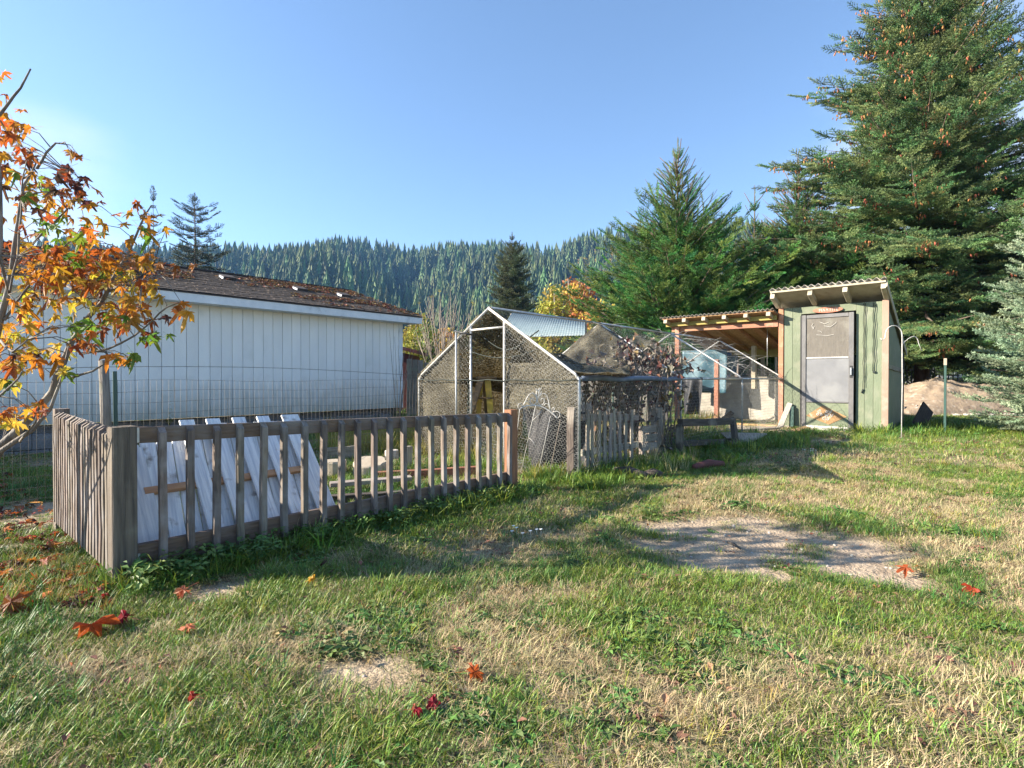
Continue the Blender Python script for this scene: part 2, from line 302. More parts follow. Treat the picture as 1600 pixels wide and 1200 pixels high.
def board(name, p0, p1, w, t, wd, m, parent=None, bev=.003, vary=0, **pr):
    """plank from p0 to p1, w wide along wd, t thick; local Z runs along the grain"""
    p0 = Vector(p0); p1 = Vector(p1); L = (p1 - p0).length; z = (p1 - p0).normalized()
    x = Vector(wd); x = (x - z * x.dot(z)).normalized(); y = z.cross(x)
    var = random.randrange(4) if vary else 0
    key = (round(w, 3), round(t, 3), round(L, 2), m, var, vary)
    if key not in BOX:
        b = min(bev, w * .2, t * .2); rr = random.Random(var + 5)
        ring = [(-w/2+b, -t/2), (w/2-b, -t/2), (w/2, -t/2+b), (w/2, t/2-b), (w/2-b, t/2), (-w/2+b, t/2), (-w/2, t/2-b), (-w/2, -t/2+b)]
        ns = 4 if vary else 1; v = []; f = []
        for i in range(ns + 1):
            dx = rr.uniform(-1, 1) * vary * w if vary else 0; dy = rr.uniform(-1, 1) * vary * t if vary else 0
            for a_, b_ in ring: v.append((a_ + dx, b_ + dy, L * i / ns))
        for i in range(ns):
            for k in range(8):
                f.append((i*8+k, i*8+(k+1) % 8, (i+1)*8+(k+1) % 8, (i+1)*8+k))
        f.append(tuple(reversed(range(8)))); f.append(tuple(ns*8+k for k in range(8)))
        BOX[key] = mesh_from(name, v, f, m)
    mw = Matrix((x.to_4d(), y.to_4d(), z.to_4d(), (0, 0, 0, 1))).transposed()
    for i in range(3): mw[3][i] = 0
    mw[0][3], mw[1][3], mw[2][3] = p0; mw[3][3] = 1
    return props(place(name, BOX[key], mw, parent), **pr)
def tube_geo(pts, r, n=6, caps=True, off=0):
    pts = [Vector(p) for p in pts]; rs = r if isinstance(r, (list, tuple)) else [r] * len(pts)
    v = []; f = []; up = None
    for i, p in enumerate(pts):
        d = (pts[min(i+1, len(pts)-1)] - pts[max(i-1, 0)]).normalized()
        if up is None: up = Vector((0, 0, 1)) if abs(d.z) < .9 else Vector((1, 0, 0))
        a = d.cross(up).normalized(); b_ = a.cross(d); up = b_
        for k in range(n):
            an = 2 * math.pi * k / n; v.append(p + (a * math.cos(an) + b_ * math.sin(an)) * rs[i])
    for i in range(len(pts) - 1):
        for k in range(n): f.append((off+i*n+k, off+i*n+(k+1) % n, off+(i+1)*n+(k+1) % n, off+(i+1)*n+k))
    if caps: f.append(tuple(off + k for k in reversed(range(n)))); f.append(tuple(off + (len(pts)-1)*n + k for k in range(n)))
    return v, f
def tube(name, pts, r, m, parent=None, n=8, kind=None, **pr):
    v, f = tube_geo(pts, r, n); return mobj(name, v, f, m, parent, smooth=True, kind=kind, **pr)
def tubes(name, lst, m, parent=None, n=5, kind=None, **pr):
    v = []; f = []
    for pts, r in lst:
        a, b_ = tube_geo(pts, r, n, off=len(v)); v += a; f += b_
    return mobj(name, v, f, m, parent, smooth=True, kind=kind, **pr)
def boxes_geo(lst):
    """list of (p0,p1,w,t,wd) joined into one mesh"""
    v = []; f = []
    for p0, p1, w, t, wd in lst:
        p0 = Vector(p0); p1 = Vector(p1); z = (p1-p0).normalized(); x = Vector(wd); x = (x - z*x.dot(z)).normalized(); y = z.cross(x); o = len(v)
        for P in (p0, p1):
            for a_, b_ in ((-1, -1), (1, -1), (1, 1), (-1, 1)): v.append(P + x*a_*w/2 + y*b_*t/2)
        f += [(o, o+3, o+2, o+1), (o+4, o+5, o+6, o+7)] + [(o+k, o+(k+1) % 4, o+4+(k+1) % 4, o+4+k) for k in range(4)]
    return v, f
# scattering by geometry nodes, for what nobody could count
SRC = {}
def source_collection(key, objs):
    c = bpy.data.collections.new('source_' + key)
    for i, me in enumerate(objs):
        o = bpy.data.objects.new('%03d_%s' % (i, key), me); c.objects.link(o)
    SRC[key] = c; return c
def scatter(name, pos, rot, scl, idx, key, parent=None, kind='stuff', **pr):
    pos = np.asarray(pos, np.float32); n = len(pos)
    o0 = np.array(WM[parent].translation if parent is not None else (0, 0, 0), np.float32)
    me = bpy.data.meshes.new(name); me.vertices.add(n); me.vertices.foreach_set('co', (pos - o0).ravel())
    a = me.attributes.new('rot', 'FLOAT_VECTOR', 'POINT'); a.data.foreach_set('vector', np.asarray(rot, np.float32).ravel())
    scl = np.asarray(scl, np.float32)
    if scl.ndim == 1: scl = np.repeat(scl[:, None], 3, 1)
    a = me.attributes.new('scl', 'FLOAT_VECTOR', 'POINT'); a.data.foreach_set('vector', scl.ravel())
    a = me.attributes.new('pick', 'INT', 'POINT'); a.data.foreach_set('value', np.asarray(idx, np.int32))
    o = place(name, me, Matrix.Translation(Vector(o0.tolist())), parent); props(o, kind=kind, **pr)
    ng = bpy.data.node_groups.new(name, 'GeometryNodeTree')
    ng.interface.new_socket('Geometry', in_out='INPUT', socket_type='NodeSocketGeometry'); ng.interface.new_socket('Geometry', in_out='OUTPUT', socket_type='NodeSocketGeometry')
    gi = ng.nodes.new('NodeGroupInput'); go = ng.nodes.new('NodeGroupOutput')
    ip = ng.nodes.new('GeometryNodeInstanceOnPoints'); ci = ng.nodes.new('GeometryNodeCollectionInfo')
    ci.inputs['Collection'].default_value = SRC[key]; ci.inputs['Separate Children'].default_value = True; ci.inputs['Reset Children'].default_value = True
    def na(nm, ty):
        x = ng.nodes.new('GeometryNodeInputNamedAttribute'); x.data_type = ty; x.inputs['Name'].default_value = nm; return x
    L = ng.links.new
    L(gi.outputs[0], ip.inputs['Points']); L(ci.outputs[0], ip.inputs['Instance']); ip.inputs['Pick Instance'].default_value = True
    L(na('pick', 'INT').outputs['Attribute'], ip.inputs['Instance Index'])
    L(na('rot', 'FLOAT_VECTOR').outputs['Attribute'], ip.inputs['Rotation']); L(na('scl', 'FLOAT_VECTOR').outputs['Attribute'], ip.inputs['Scale'])
    L(ip.outputs[0], go.inputs[0])
    md = o.modifiers.new('scatter', 'NODES'); md.node_group = ng
    return o
# ================================================================ GROUND, HILLS
def spaced(a, n, k): 
    u = np.linspace(-1, 1, n); return a * np.sinh(k * u) / np.sinh(k)
gx = spaced(1500, 441, 7.2); gy0 = np.linspace(0, 1, 441); gy = -6 + 1506 * np.sinh(6.6 * gy0) / np.sinh(6.6)
XX, YY = np.meshgrid(gx, gy)
hole = g0(XX, YY)
ZZ = gnd(XX, YY)
nX, nY = len(gx), len(gy)
ii = np.arange(nX * nY).reshape(nY, nX)
qf = np.stack([ii[:-1, :-1], ii[:-1, 1:], ii[1:, 1:], ii[1:, :-1]], -1).reshape(-1, 4)
D = dirt(XX, YY)
ZZ = ZZ - .02 * D
ground = mobj('ground', np.stack([XX, YY, ZZ], -1).reshape(-1, 3), qf, 'ground_soil', smooth=True, kind='structure')
at = ground.data.attributes.new('dirt', 'FLOAT', 'POINT'); at.data.foreach_set('value', D.ravel().astype(np.float32))
# forested hillside
SK = [(-900, 420), (-300, 400), (0, 395), (200, 388), (350, 388), (430, 392), (480, 384), (525, 372), (560, 374), (600, 378), (650, 385), (700, 380), (750, 382), (790, 375), (830, 378), (880, 378), (920, 364), (960, 355), (1000, 352), (1080, 350), (1160, 345), (1220, 350), (1400, 380), (1700, 430), (2500, 470)]
def crest(px): return np.interp(px, [a for a, b in SK], [(HOR - b - 44) / F for a, b in SK])
def hill_h(x, y):
    r = np.hypot(x, y); px = 800 + F * x / np.maximum(y, 1)
    rc = 760 + 60 * np.sin(px * .011) ; hc = crest(px) * rc * (y / np.maximum(r, 1)) * (r/np.maximum(r, 1)) 
    hc = crest(px) * np.maximum(y, 1) / r * rc
    s = sstep(260, 1.0 * rc, r)
    fold = 22 * (fbm(px * .008 + 3, r * .006, 5, 3) - .5) * 2 * s * (1 - sstep(rc * .55, rc * .92, r)) 
    ridge = 70 * np.sin(px * .019 + r * .010) * (1 - sstep(.3, .9, crest(px)*0)) * s * (1 - sstep(rc * .55, rc * .92, r))
    back = np.where(r > rc, (r - rc) * .35, 0)
    return hc * (.25 * sstep(230, 480, r) + .75 * sstep(330, rc, r) ** 1.25) + fold + ridge * .6 - back
pa = np.linspace(-1500, 2700, 150); pr_ = np.linspace(230, 980, 60)
PX, PR = np.meshgrid(pa, pr_); th = np.arctan2((PX - 800) / F, 1)
HX = PR * np.sin(th); HY = PR * np.cos(th); HZ = hill_h(HX, HY)
HZ[0] = -2; HZ[-1] = np.maximum(HZ[-1] - 60, -2)
ii = np.arange(PX.size).reshape(PX.shape); qf = np.stack([ii[:-1, :-1], ii[:-1, 1:], ii[1:, 1:], ii[1:, :-1]], -1).reshape(-1, 4)
mobj('hillside', np.stack([HX, HY, HZ], -1).reshape(-1, 3), qf, 'hill_soil', smooth=True, kind='structure')
def far_conifer(seed, m):
    rr = random.Random(seed); v = []; f = []; n = 7
    layers = 9
    for i in range(layers):
        zb = .06 + .86 * i / layers; zt = zb + .20; r = (1 - i / layers) ** .85 * .21 * rr.uniform(.8, 1.15) + .012
        o = len(v); v.append((0, 0, min(1, zt))); ph = rr.uniform(0, 6)
        for k in range(n * 2):
            a_ = ph + math.pi * k / n; q = r * (rr.uniform(.85, 1.2) if k % 2 == 0 else rr.uniform(.4, .6)); v.append((q * math.cos(a_), q * math.sin(a_), zb - (.02 if k % 2 == 0 else -.03) + rr.uniform(-.012, .012)))
        for k in range(n * 2): f.append((o, o + 1 + k, o + 1 + (k + 1) % (n * 2)))
    return mesh_from('far_conifer', v, f, m)
def far_round(seed, m):
    rr = random.Random(seed); v = []; f = []
    for i in range(90):
        th_ = rr.uniform(0, 6.28); ph = math.acos(rr.uniform(-.6, 1)); d = Vector((math.sin(ph)*math.cos(th_)*.33, math.sin(ph)*math.sin(th_)*.33, .55 + .42*math.cos(ph))) * rr.uniform(.8, 1.05)
        o = len(v)
        for k in range(3): v.append(d + Vector((rr.uniform(-.1, .1), rr.uniform(-.1, .1), rr.uniform(-.1, .1))))
        f.append((o, o+1, o+2))
    return mesh_from('far_round', v, f, m)
source_collection('hilltree', [far_conifer(i, 'hill_conifer') for i in range(5)] + [far_round(i, 'hill_autumn') for i in range(2)] + [far_round(9, 'shrub_green')])
NT = 22000
px_ = rng.uniform(-300, 1900, NT); r_ = 300 + 520 * rng.random(NT) ** .8
th = np.arctan2((px_ - 800) / F, 1); hx = r_ * np.sin(th); hy = r_ * np.cos(th); hz = hill_h(hx, hy) - 1
aut = (fbm(hx * .012, hy * .012, 91, 3) + .18 * sstep(520, 300, r_) + .16 * sstep(850, 950, px_) * sstep(560, 380, r_) > .66) & (rng.random(NT) < .7)
dens = fbm(hx * .02, hy * .02, 33, 3)
keep = dens > .30
idx = rng.integers(0, 5, NT); idx[aut] = rng.integers(5, 8, aut.sum())
sc_ = 13 + 26*rng.random(NT)**1.3; sc_[aut] = rng.uniform(8, 14, aut.sum())
rot = np.zeros((NT, 3)); rot[:, 2] = rng.uniform(0, 6.28, NT)
scatter('conifer_forest', np.stack([hx, hy, hz], -1)[keep], rot[keep], sc_[keep], idx[keep], 'hilltree', kind='stuff', label='dense conifer forest with a few golden trees covering the distant hillside', cat='forest')
# ================================================================ WHITE HOUSE
Rc = W(625, 637, 12.9); Rc.z = 0
ZS = .47; ZE = 2.52; LEN = 13.2
house = thing('white_house', (Rc.x, Rc.y, .05), 'long white board-sided building with mossy brown shingle roof behind the wire fence', 'house')
N_ = int(LEN / .19)
wall = mobj('wall', *boxes_geo([(Rc + B*.05 - A*LEN + Z*ZS, Rc + B*.05 - A*.0 + Z*ZS, .02, 4.2, B)][:0] or [(Rc + B*.03 - A*LEN + Z*(ZS+ZE)/2, Rc + B*.03 + Z*(ZS+ZE)/2, ZE-ZS, .02, Z)]), 'siding_paint', house)
for i in range(N_):
    a0 = i * .19; p = Rc - A * (a0 + .095 + .0)
    board('siding_board', p + Z*ZS, p + Z*ZE, .183, .022, A, 'siding_paint', house, bev=.005)
# gable end wall facing away, corner trim, foundation
gw = 2.67
def poly(name, pts, th, nrm, m, parent, **k):
    n = len(pts); nrm = Vector(nrm) * th; v = [Vector(p) for p in pts] + [Vector(p) + nrm for p in pts]
    f = [tuple(range(n)), tuple(reversed(range(n, 2*n)))] + [(i, (i+1) % n, n+(i+1) % n, n+i) for i in range(n)]
    return mobj(name, v, f, m, parent, **k)
poly('gable_wall', [Rc+B*.05+Z*ZS, Rc+B*2*gw+Z*ZS, Rc+B*2*gw+Z*ZE, Rc+B*gw+Z*(ZE+.85), Rc+B*.05+Z*ZE], -.02, A, 'siding_paint', house)
poly('rear_wall', [Rc+B*2*gw+Z*ZS, Rc+B*2*gw-A*LEN+Z*ZS, Rc+B*2*gw-A*LEN+Z*ZE, Rc+B*2*gw+Z*ZE], .02, B, 'siding_paint', house)
board('corner_trim', Rc - B*.022 + A*.005 + Z*ZS, Rc - B*.022 + A*.005 + Z*ZE, .11, .02, A, 'fascia_paint', house)
nb = int(LEN / .4)
for k in range(2):
    for i in range(nb):
        a0 = i*.4 + (.2 if k else 0)
        board('foundation_block', Rc + B*.10 - A*a0 + Z*(-.02+.24*k) , Rc + B*.10 - A*(a0+.392) + Z*(-.02+.24*k), .232, .12, Z, 'foundation_block', house, bev=.006)
board('foundation_backing', Rc + B*.2 + Z*.2, Rc + B*.2 - A*LEN + Z*.2, .5, .06, Z, 'foundation_block', house)
# roof
OH = .38; RZ = 3.55; ZF = 2.62
eR = Rc - B*OH + A*.34 + Z*ZF; rR = Rc + B*gw + A*.34 + Z*RZ
slope = (rR - eR); sl = slope.length; su = slope.normalized(); sn = A.cross(su).normalized()
if sn.z < 0: sn = -sn
eB = Rc + B*(2*gw+OH) + A*.34 + Z*ZF
Lr = LEN + .7
roof = poly('roof', [eR, rR, rR - A*Lr, eR - A*Lr], -.03, sn, 'shingle_edge', house)
poly('rear_roof', [eB, rR, rR - A*Lr, eB - A*Lr], -.03, Vector((0, 0, 1)), 'shingle_edge', house)
tabs = []
rr = random.Random(3)
rows = 22; rh = sl / rows
for r in range(rows + 1):
    x = rr.uniform(-.3, 0)
    while x < Lr:
        w = .3
        a0 = max(x, -.02); a1 = min(x + w - .012, Lr)
        if a1 > a0 + .03:
            p = eR - A*a0 + su*(r*rh - .03 if r < rows else sl - .14) ; lift = .008 + rr.uniform(0, .006)
            tabs.append((p + sn*lift + su*rh*.5, p - A*(a1-a0) + sn*(lift) + su*rh*.5, rh*1.05, .008, su - sn*.09))
        x += w
v, f = boxes_geo(tabs); mobj('shingle', v, f, 'shingle', roof, kind='stuff')
board('ridge_cap', rR + Z*.015 + A*.0, rR - A*Lr + Z*.015, .2, .03, B, 'shingle_edge', roof)
board('fascia', eR - su*.01 - Z*.095, eR - A*Lr - su*.01 - Z*.095, .15, .022, Z, 'fascia_paint', house)
board('drip_edge', eR - su*.02 - Z*.012, eR - A*Lr - su*.02 - Z*.012, .022, .03, Z, 'shingle_edge', house)
poly('soffit', [eR - Z*.165, Rc+A*.34+Z*(ZF-.165), Rc+A*.34-A*Lr+Z*(ZF-.165), eR-A*Lr-Z*.165], .012, Z, 'fascia_paint', house)
board('barge_board', eR - Z*.08 + A*.012, rR - Z*.08 + A*.012, .15, .022, sn, 'fascia_paint', house)
for px, py in ((357, 437), (470, 454.5), (538, 464)):
    # point on roof plane seen at this picture position
    d = Vector(((px-800)/F, 1, -(py-HOR)/F)); o = Vector((0, 0, EYE)); t = (eR - o).dot(sn) / d.dot(sn); p = o + d*t
    vt = board('roof_vent', p + su*.15 + sn*.05, p - su*.11 + sn*.04, .26, .06, A, 'shingle_edge', house, bev=.02)
    board('vent_lip', p - su*.12 - A*.142 + sn*.035, p + su*.10 - A*.142 + sn*.035, .045, .012, sn, 'fascia_paint', vt)
# litter of needles and leaves on the roof
def leafbit(seed, m, s=1.0, n=1, curl=.3):
    rr = random.Random(seed); v = []; f = []
    for _ in range(n):
        o = len(v); a = rr.uniform(0, 6.28); ox, oy = (rr.uniform(-.5, .5), rr.uniform(-.5, .5)) if n > 1 else (0, 0)
        c, s_ = math.cos(a), math.sin(a)
        for x, y, z in ((-.5, 0, 0), (0, .28, curl*.3), (.5, 0, 0), (0, -.28, curl*.35), (0, 0, .02)):
            v.append(((x*c-y*s_)*s+ox, (x*s_+y*c)*s+oy, z*s))
        f += [(o, o+4, o+1), (o+4, o+2, o+1), (o, o+3, o+4), (o+3, o+2, o+4)]
    return mesh_from('leafbit', v, f, m)
source_collection('litter', [leafbit(i, mm, 1, 1, .6) for i, mm in enumerate(['litter_brown', 'leaf_rust', 'litter_brown', 'leaf_brown', 'leaf_red', 'dead_leaf_grey', 'leaf_peach'])])
n = 15000; aa = rng.uniform(0, Lr, n); uu = rng.random(n) ** .8 * sl
kp = fbm(aa*.9, uu*1.8, 71, 3) > rng.uniform(.36, .60, n); kp &= (fbm(aa*.5, uu*.5, 99, 2) + .12*(uu/sl) > .44)
aa, uu = aa[kp], uu[kp]; P = np.array(eR)[None] - np.array(A)[None]*aa[:, None] + np.array(su)[None]*uu[:, None] + np.array(sn)[None]*.026
q = sn.to_track_quat('Z', 'Y').to_euler(); rot = np.stack([q.x + rng.uniform(-.3, .3, len(aa)), q.y + rng.uniform(-.3, .3, len(aa)), q.z + rng.uniform(0, 6.28, len(aa))], -1)
scatter('roof_litter', P, rot, rng.uniform(.05, .11, len(aa)), rng.choice([0, 0, 2, 3, 0, 5], len(aa)), 'litter', kind='stuff', label='brown fallen leaves and needles lying on the shingle roof', cat='leaf litter')

# ================================================================ DECK-STYLE PICKET FENCE
c0 = GP(190, 911); c1 = GP(803, 768); c0.z = 0
fl = (c1 - c0).length
PH = .882
fence = thing('picket_fence', c0, 'brown and grey wooden picket fence with square corner post, front run of two facing the lawn', 'fence')
fence['label'] = 'low weathered picket fence with thick square corner post and brown rails enclosing leaning whitewashed boards'
TW = .118
pc = c0 + A*TW*.0
board('corner_post', c0 - Z*.25, c0 + Z*PH, TW, TW, A, 'post_wood', fence, bev=.006)
e = c0 + A*fl; ez = float(gnd(e.x, e.y))
board('end_post', e - Z*.2, e + Z*(EYE - (640-HOR)/F*e.y), .1, .1, A, 'red_post_wood', fence, bev=.006)
tz = EYE - (680-HOR)/F*(c0.y+.1)   # centre of top rail
rl0 = c0 + A*.062; rl1 = e - A*.052
zt0 = EYE - (667.5-HOR)/F*rl0.y; zt1 = EYE - (645-HOR)/F*rl1.y
board('top_rail', rl0 + Z*(zt0-.046), rl1 + Z*(zt1-.046), .092, .038, Z, 'rail_wood', fence, bev=.004)
board('bottom_rail', rl0 + Z*.13, rl1 + Z*.14, .14, .038, Z, 'rail_wood', fence, bev=.004)
for z_, h in ((zt0-.045, .085), (.10, .10)):
    board('bracket', c0 + A*.064 - B*.022 + Z*(z_-h/2), c0 + A*.064 - B*.022 + Z*(z_+h/2), .028, .005, A, 'galvanised', fence, bev=.001)
def picket(base, h, out, parent, lean=0, mtl='fence_wood'):
    """square baluster with its top cut on a slope"""
    key = ('pk', round(h, 2), random.randrange(4), mtl)
    if key not in BOX:
        rr = random.Random(key[2]); s = .019; v = []; ns = 4
        for i in range(ns+1):
            t = i/ns; dx = rr.uniform(-.003, .003); dy = rr.uniform(-.002, .002)
            for a_, b_ in ((-1, -1), (1, -1), (1, 1), (-1, 1)):
                zz = h*t
                if i == ns: zz = h - (.03 if b_ > 0 else 0)
                if i == 0: zz = (.012 if b_ > 0 else 0)
                v.append((a_*s+dx, b_*s+dy, zz))
        f = [(3, 2, 1, 0), tuple(ns*4+k for k in range(4))] + [(i*4+k, i*4+(k+1) % 4, (i+1)*4+(k+1) % 4, (i+1)*4+k) for i in range(ns) for k in range(4)]
        BOX[key] = mesh_from('picket', v, f, mtl)
    y = Vector(out).normalized(); x = y.cross(Z).normalized()
    mw = Matrix(((x.x, y.x, 0, base.x), (x.y, y.y, 0, base.y), (x.z, y.z, 1, base.z), (0, 0, 0, 1)))
    mw = mw @ Matrix.Rotation(lean, 4, 'Y')
    return place('picket', BOX[key], mw, parent)
t0 = along(c0 - B*.04, A, 254); t1 = along(c0 - B*.04, A, 796)
for i in range(22):
    t = t0 + (t1-t0)*i/21; k = t/fl; top = zt0*(1-k) + zt1*k - .002 + random.uniform(-.006, .006); h = top - .055 - random.uniform(0, .02)
    b_ = c0 + A*t - B*.039 + Z*(top-h)
    picket(b_, h, -B, fence, random.uniform(-.012, .012))
# left run: goes back from the corner
t2 = along(c0, B, 98)
lz0 = EYE - (668-HOR)/F*c0.y; q = c0 + B*t2; lz1 = EYE - (641-HOR)/F*q.y
board('far_post', q - Z*.2 + B*.06, q + B*.06 + Z*(lz1+.01), .09, .09, A, 'fence_wood', fence)
board('side_top_rail', c0 + B*.06 + Z*(lz0-.07), q + B*.01 + Z*(lz1-.07), .09, .038, Z, 'fence_wood', fence)
board('side_bottom_rail', c0 + B*.06 + Z*.13, q + B*.01 + Z*.14, .14, .038, Z, 'rail_wood', fence)
nl = 21
for i in range(nl):
    t = .085 + (t2-.085)*i/(nl-1); k = t/t2; top = lz0*(1-k)+lz1*k - .012 + random.uniform(-.008, .008); h = top - .06
    picket(c0 + B*t - A*.04 + Z*(top-h), h, -A, fence, random.uniform(-.012, .012))

# ================================================================ WHITEWASHED PANEL
BL = c0 + A*.09 + B*.16 + Z*.03
wdir = A; up = (B*.78 + Z*.82 + A*.11).normalized()
tr_ = along(BL, A, 520); nrm = wdir.cross(up).normalized()
if nrm.z < 0: nrm = -nrm
panel = thing('whitewashed_boards', BL, 'whitewashed plank panel with raised strips and a bare pine batten leaning inside the picket fence', 'wooden panel')
nb = 13; PL = 1.035
bw = tr_/nb
for i in range(nb):
    u0 = BL + wdir*(bw*(i+.5)) ; L_ = PL + random.uniform(-.03, .03) - (.10 if i < 4 else 0)
    board('plank', u0 + up*random.uniform(-.02, .02), u0 + up*L_ - wdir*.0, bw*.94, .018, wdir, 'whitewash', panel)
mid = .56
board('batten', BL + wdir*(bw*.9) + up*.50 + nrm*.028, BL + wdir*(bw*(nb-.2)) + up*.52 + nrm*.028, .05, .036, up, 'pine_batten', panel)
board('upper_batten', BL + wdir*(bw*4.1) + up*(PL-.07) + nrm*.028, BL + wdir*(bw*(nb-.2)) + up*(PL-.08) + nrm*.028, .07, .036, up, 'whitewash', panel)
for i, u in enumerate((.6, 4.4, 6.2, 8.1, 10.0, 12.3)):
    p = BL + wdir*(bw*u) + nrm*.058; wdt = .15 if i in (0, 5) else .10
    if i == 0: p = BL + wdir*(bw*.75) + nrm*.03
    board('raised_plank', p + up*.02 + wdir*.03, p + up*(PL+.03 - (.2 if i == 0 else 0)) - wdir*.04, wdt, .018, wdir, 'whitewash', panel)
# ================================================================ RAISED BED BITS inside the fence
def at(px, py, dz=0):
    p = GP(px, py); p.z = float(gnd(p.x, p.y)) + dz; return p
def beam_thing(name, a, b_, w, t, wd, m, label, cat, group=None, vary=.04):
    a = Vector(a); b_ = Vector(b_); o = board(name, a, b_, w, t, wd, m, None, vary=vary); return props(o, label, cat, group)
beam_thing('timber_beam', at(588, 752, .05), at(748, 742, .05), .11, .09, Z, 'red_post_wood', 'long reddish timber lying behind the picket fence as a garden bed edge', 'timber')
beam_thing('timber_plank', at(515, 772, .10), at(642, 762, .10), .12, .04, B, 'old_grey_wood', 'pale grey plank lying on the bed edge behind the pickets', 'plank')
beam_thing('timber_beam', at(515, 790, .04), at(660, 778, .04), .09, .09, Z, 'dark_rot_wood', 'dark rotten timber lowest on the near edge of the garden bed', 'timber')
beam_thing('timber_plank', at(505, 722, .1), at(562, 718, .12), .16, .04, Z, 'old_grey_wood', 'short grey plank standing on edge behind the pale log slice', 'plank')
def slab(px, py, r, h, label, m='cut_wood', sx=1, tilt=0):
    p = at(px, py); rr = random.Random(px); v = []; f = []; n = 18; rad = [r*rr.uniform(.88, 1.1) for _ in range(n)]
    for z_, s in ((0, 1), (h*.9, 1), (h, .95)):
        for k in range(n): a_ = 6.2832*k/n; v.append(p + Vector((rad[k]*s*math.cos(a_)*sx, rad[k]*s*math.sin(a_), z_ + tilt*rad[k]*math.sin(a_))))
    for j in range(2):
        for k in range(n): f.append((j*n+k, j*n+(k+1) % n, (j+1)*n+(k+1) % n, (j+1)*n+k))
    f.append(tuple(2*n+k for k in range(n)))
    return props(mobj('log_slice' if m == 'cut_wood' else 'garden_stone', v, f, m), label, 'log slice' if m == 'cut_wood' else 'stone')
slab(522, 742, .14, .17, 'round pale log slice lying left among the bed timbers')
slab(578, 742, .17, .16, 'wide pale wedge of cut log beside the round log slice', sx=1.15, tilt=.25)
slab(612, 716, .09, .12, 'rounded grey stone right behind the cut log wedge', 'stone')
for px_, py_ in ((640, 735), (592, 718)):
    pp = at(px_, py_)
props(board('short_stake', at(637, 736), at(637, 736, .3), .09, .07, A, 'old_grey_wood', vary=.05), 'short grey wooden stake standing behind the third clump of the bed', 'stake')
# ================================================================ WIRE FENCE
wf0 = W(168, 600, 5.0); wf0.z = 0
wfence = thing('wire_fence', wf0, 'welded wire fence with round wooden post and green metal stake along the white building', 'wire fence')
zw = EYE - (563-HOR)/F*5.0
tube('wooden_post', [wf0 - Z*.2 , wf0 + Z*zw*.5 - A*.01, wf0 - A*.03 + Z*zw], [.042, .044, .04], 'old_grey_wood', wfence, 10)
board('metal_stake', wf0 + A*.07 - Z*.2, wf0 + A*.055 + Z*(zw-.1), .03, .03, A, 'tpost_green', wfence)
ta, tb = -3.2, 9.5
wv = []
def fwave(t, z): return wf0 + A*t + B*(.02*math.sin(t*2.1+z*3)) + Z*z
ztop = 1.13
for k in range(11):
    z_ = .12 + k*(ztop-.12)/10
    wv.append(([fwave(ta+(tb-ta)*i/40, z_ + .012*math.sin(i*.9+k)) for i in range(41)], .0016))
t = ta
while t < tb:
    wv.append(([fwave(t, .08), fwave(t, .6), fwave(t, ztop+.01)], .0013)); t += .052 if t < 5.5 else .09
tubes('wire_mesh', wv, 'dark_wire', wfence, 3, kind='stuff')
tubes('top_strand', [([wf0 + A*(ta + (0-ta)*i/8) + Z*(zw-.06-.05*math.sin(i/8*math.pi)) for i in range(9)], .0025), ([wf0 + A*(tb*i/30) + Z*(zw-.06+ .03*math.sin(i*.35) - .10*i/30) for i in range(31)], .0025)], 'dark_wire', wfence, 4)
for t in (-2.6, 4.6, 8.9):
    p = wf0 + A*t; board('metal_stake', p - Z*.2, p + Z*1.2, .03, .03, A, 'tpost_green', wfence)

# ================================================================ CHICKEN RUN
P0 = GP(905, 749); P0.z = 0
SP = .326*P0.y/A.y
wL = along(P0, B, 655); HW = wL/2
ZEV = EYE + .022; 
pk = P0 + B*HW; ZPK = EYE + (592-482)/F*pk.y
run = thing('chicken_run', P0, 'peaked galvanised pipe chicken run with wire netting and sagging brown shade cloth', 'chicken run')
r_ = .017
def RP(t, v, z=0): return P0 + A*(SP*t) + B*(HW*2*v) + Z*z        # t: frame number, v: 0 right eave..1 left eave
def zroof(v): return ZEV + (ZPK-ZEV)*(1-abs(2*v-1))
for i in range(4):
    gz = .02 if i < 1 else .04
    tube('upright', [RP(i, 0, -.1), RP(i, 0, ZEV-.03), RP(i, .006, ZEV)], r_, 'galvanised', run)
    tube('upright', [RP(i, 1, -.1), RP(i, 1, ZEV-.03), RP(i, .994, ZEV)], r_, 'galvanised', run)
    tube('rafter', [RP(i, 0, ZEV-.05), RP(i, .02, zroof(.02)), RP(i, .5, ZPK)], r_*.95, 'white_metal', run)
    tube('rafter', [RP(i, 1, ZEV-.05), RP(i, .98, zroof(.98)), RP(i, .5, ZPK)], r_*.95, 'white_metal', run)
for i in range(3):
    for v_, z_, nm, m_ in ((0, ZEV-.02, 'eave_rail', 'galvanised'), (1, ZEV-.02, 'eave_rail', 'galvanised'), (.5, ZPK+.01, 'ridge_pipe', 'galvanised')):
        tube(nm, [RP(i, v_, z_), RP(i+1, v_, z_)], r_, m_, run)
va = along(P0, B, 717)/wL; vb = along(P0, B, 736)/wL; vc = along(P0, B, 788)/wL
def ZY(py, v): return EYE - (py-HOR)/F*RP(0, v).y
tube('door_post', [RP(0, va, -.05) - A*.05, RP(0, va, ZY(517, va)) - A*.05], .014, 'galvanised', run)
tube('door_post', [RP(0, vb, -.05), RP(0, vb, ZY(506, vb))], .018, 'galvanised', run)
tube('door_post', [RP(0, vc, -.05), RP(0, vc, zroof(vc))], .016, 'white_metal', run)
tube('door_header', [RP(0, vb, ZY(516, vb)), RP(0, vc, ZY(511, vc))], .014, 'white_metal', run)
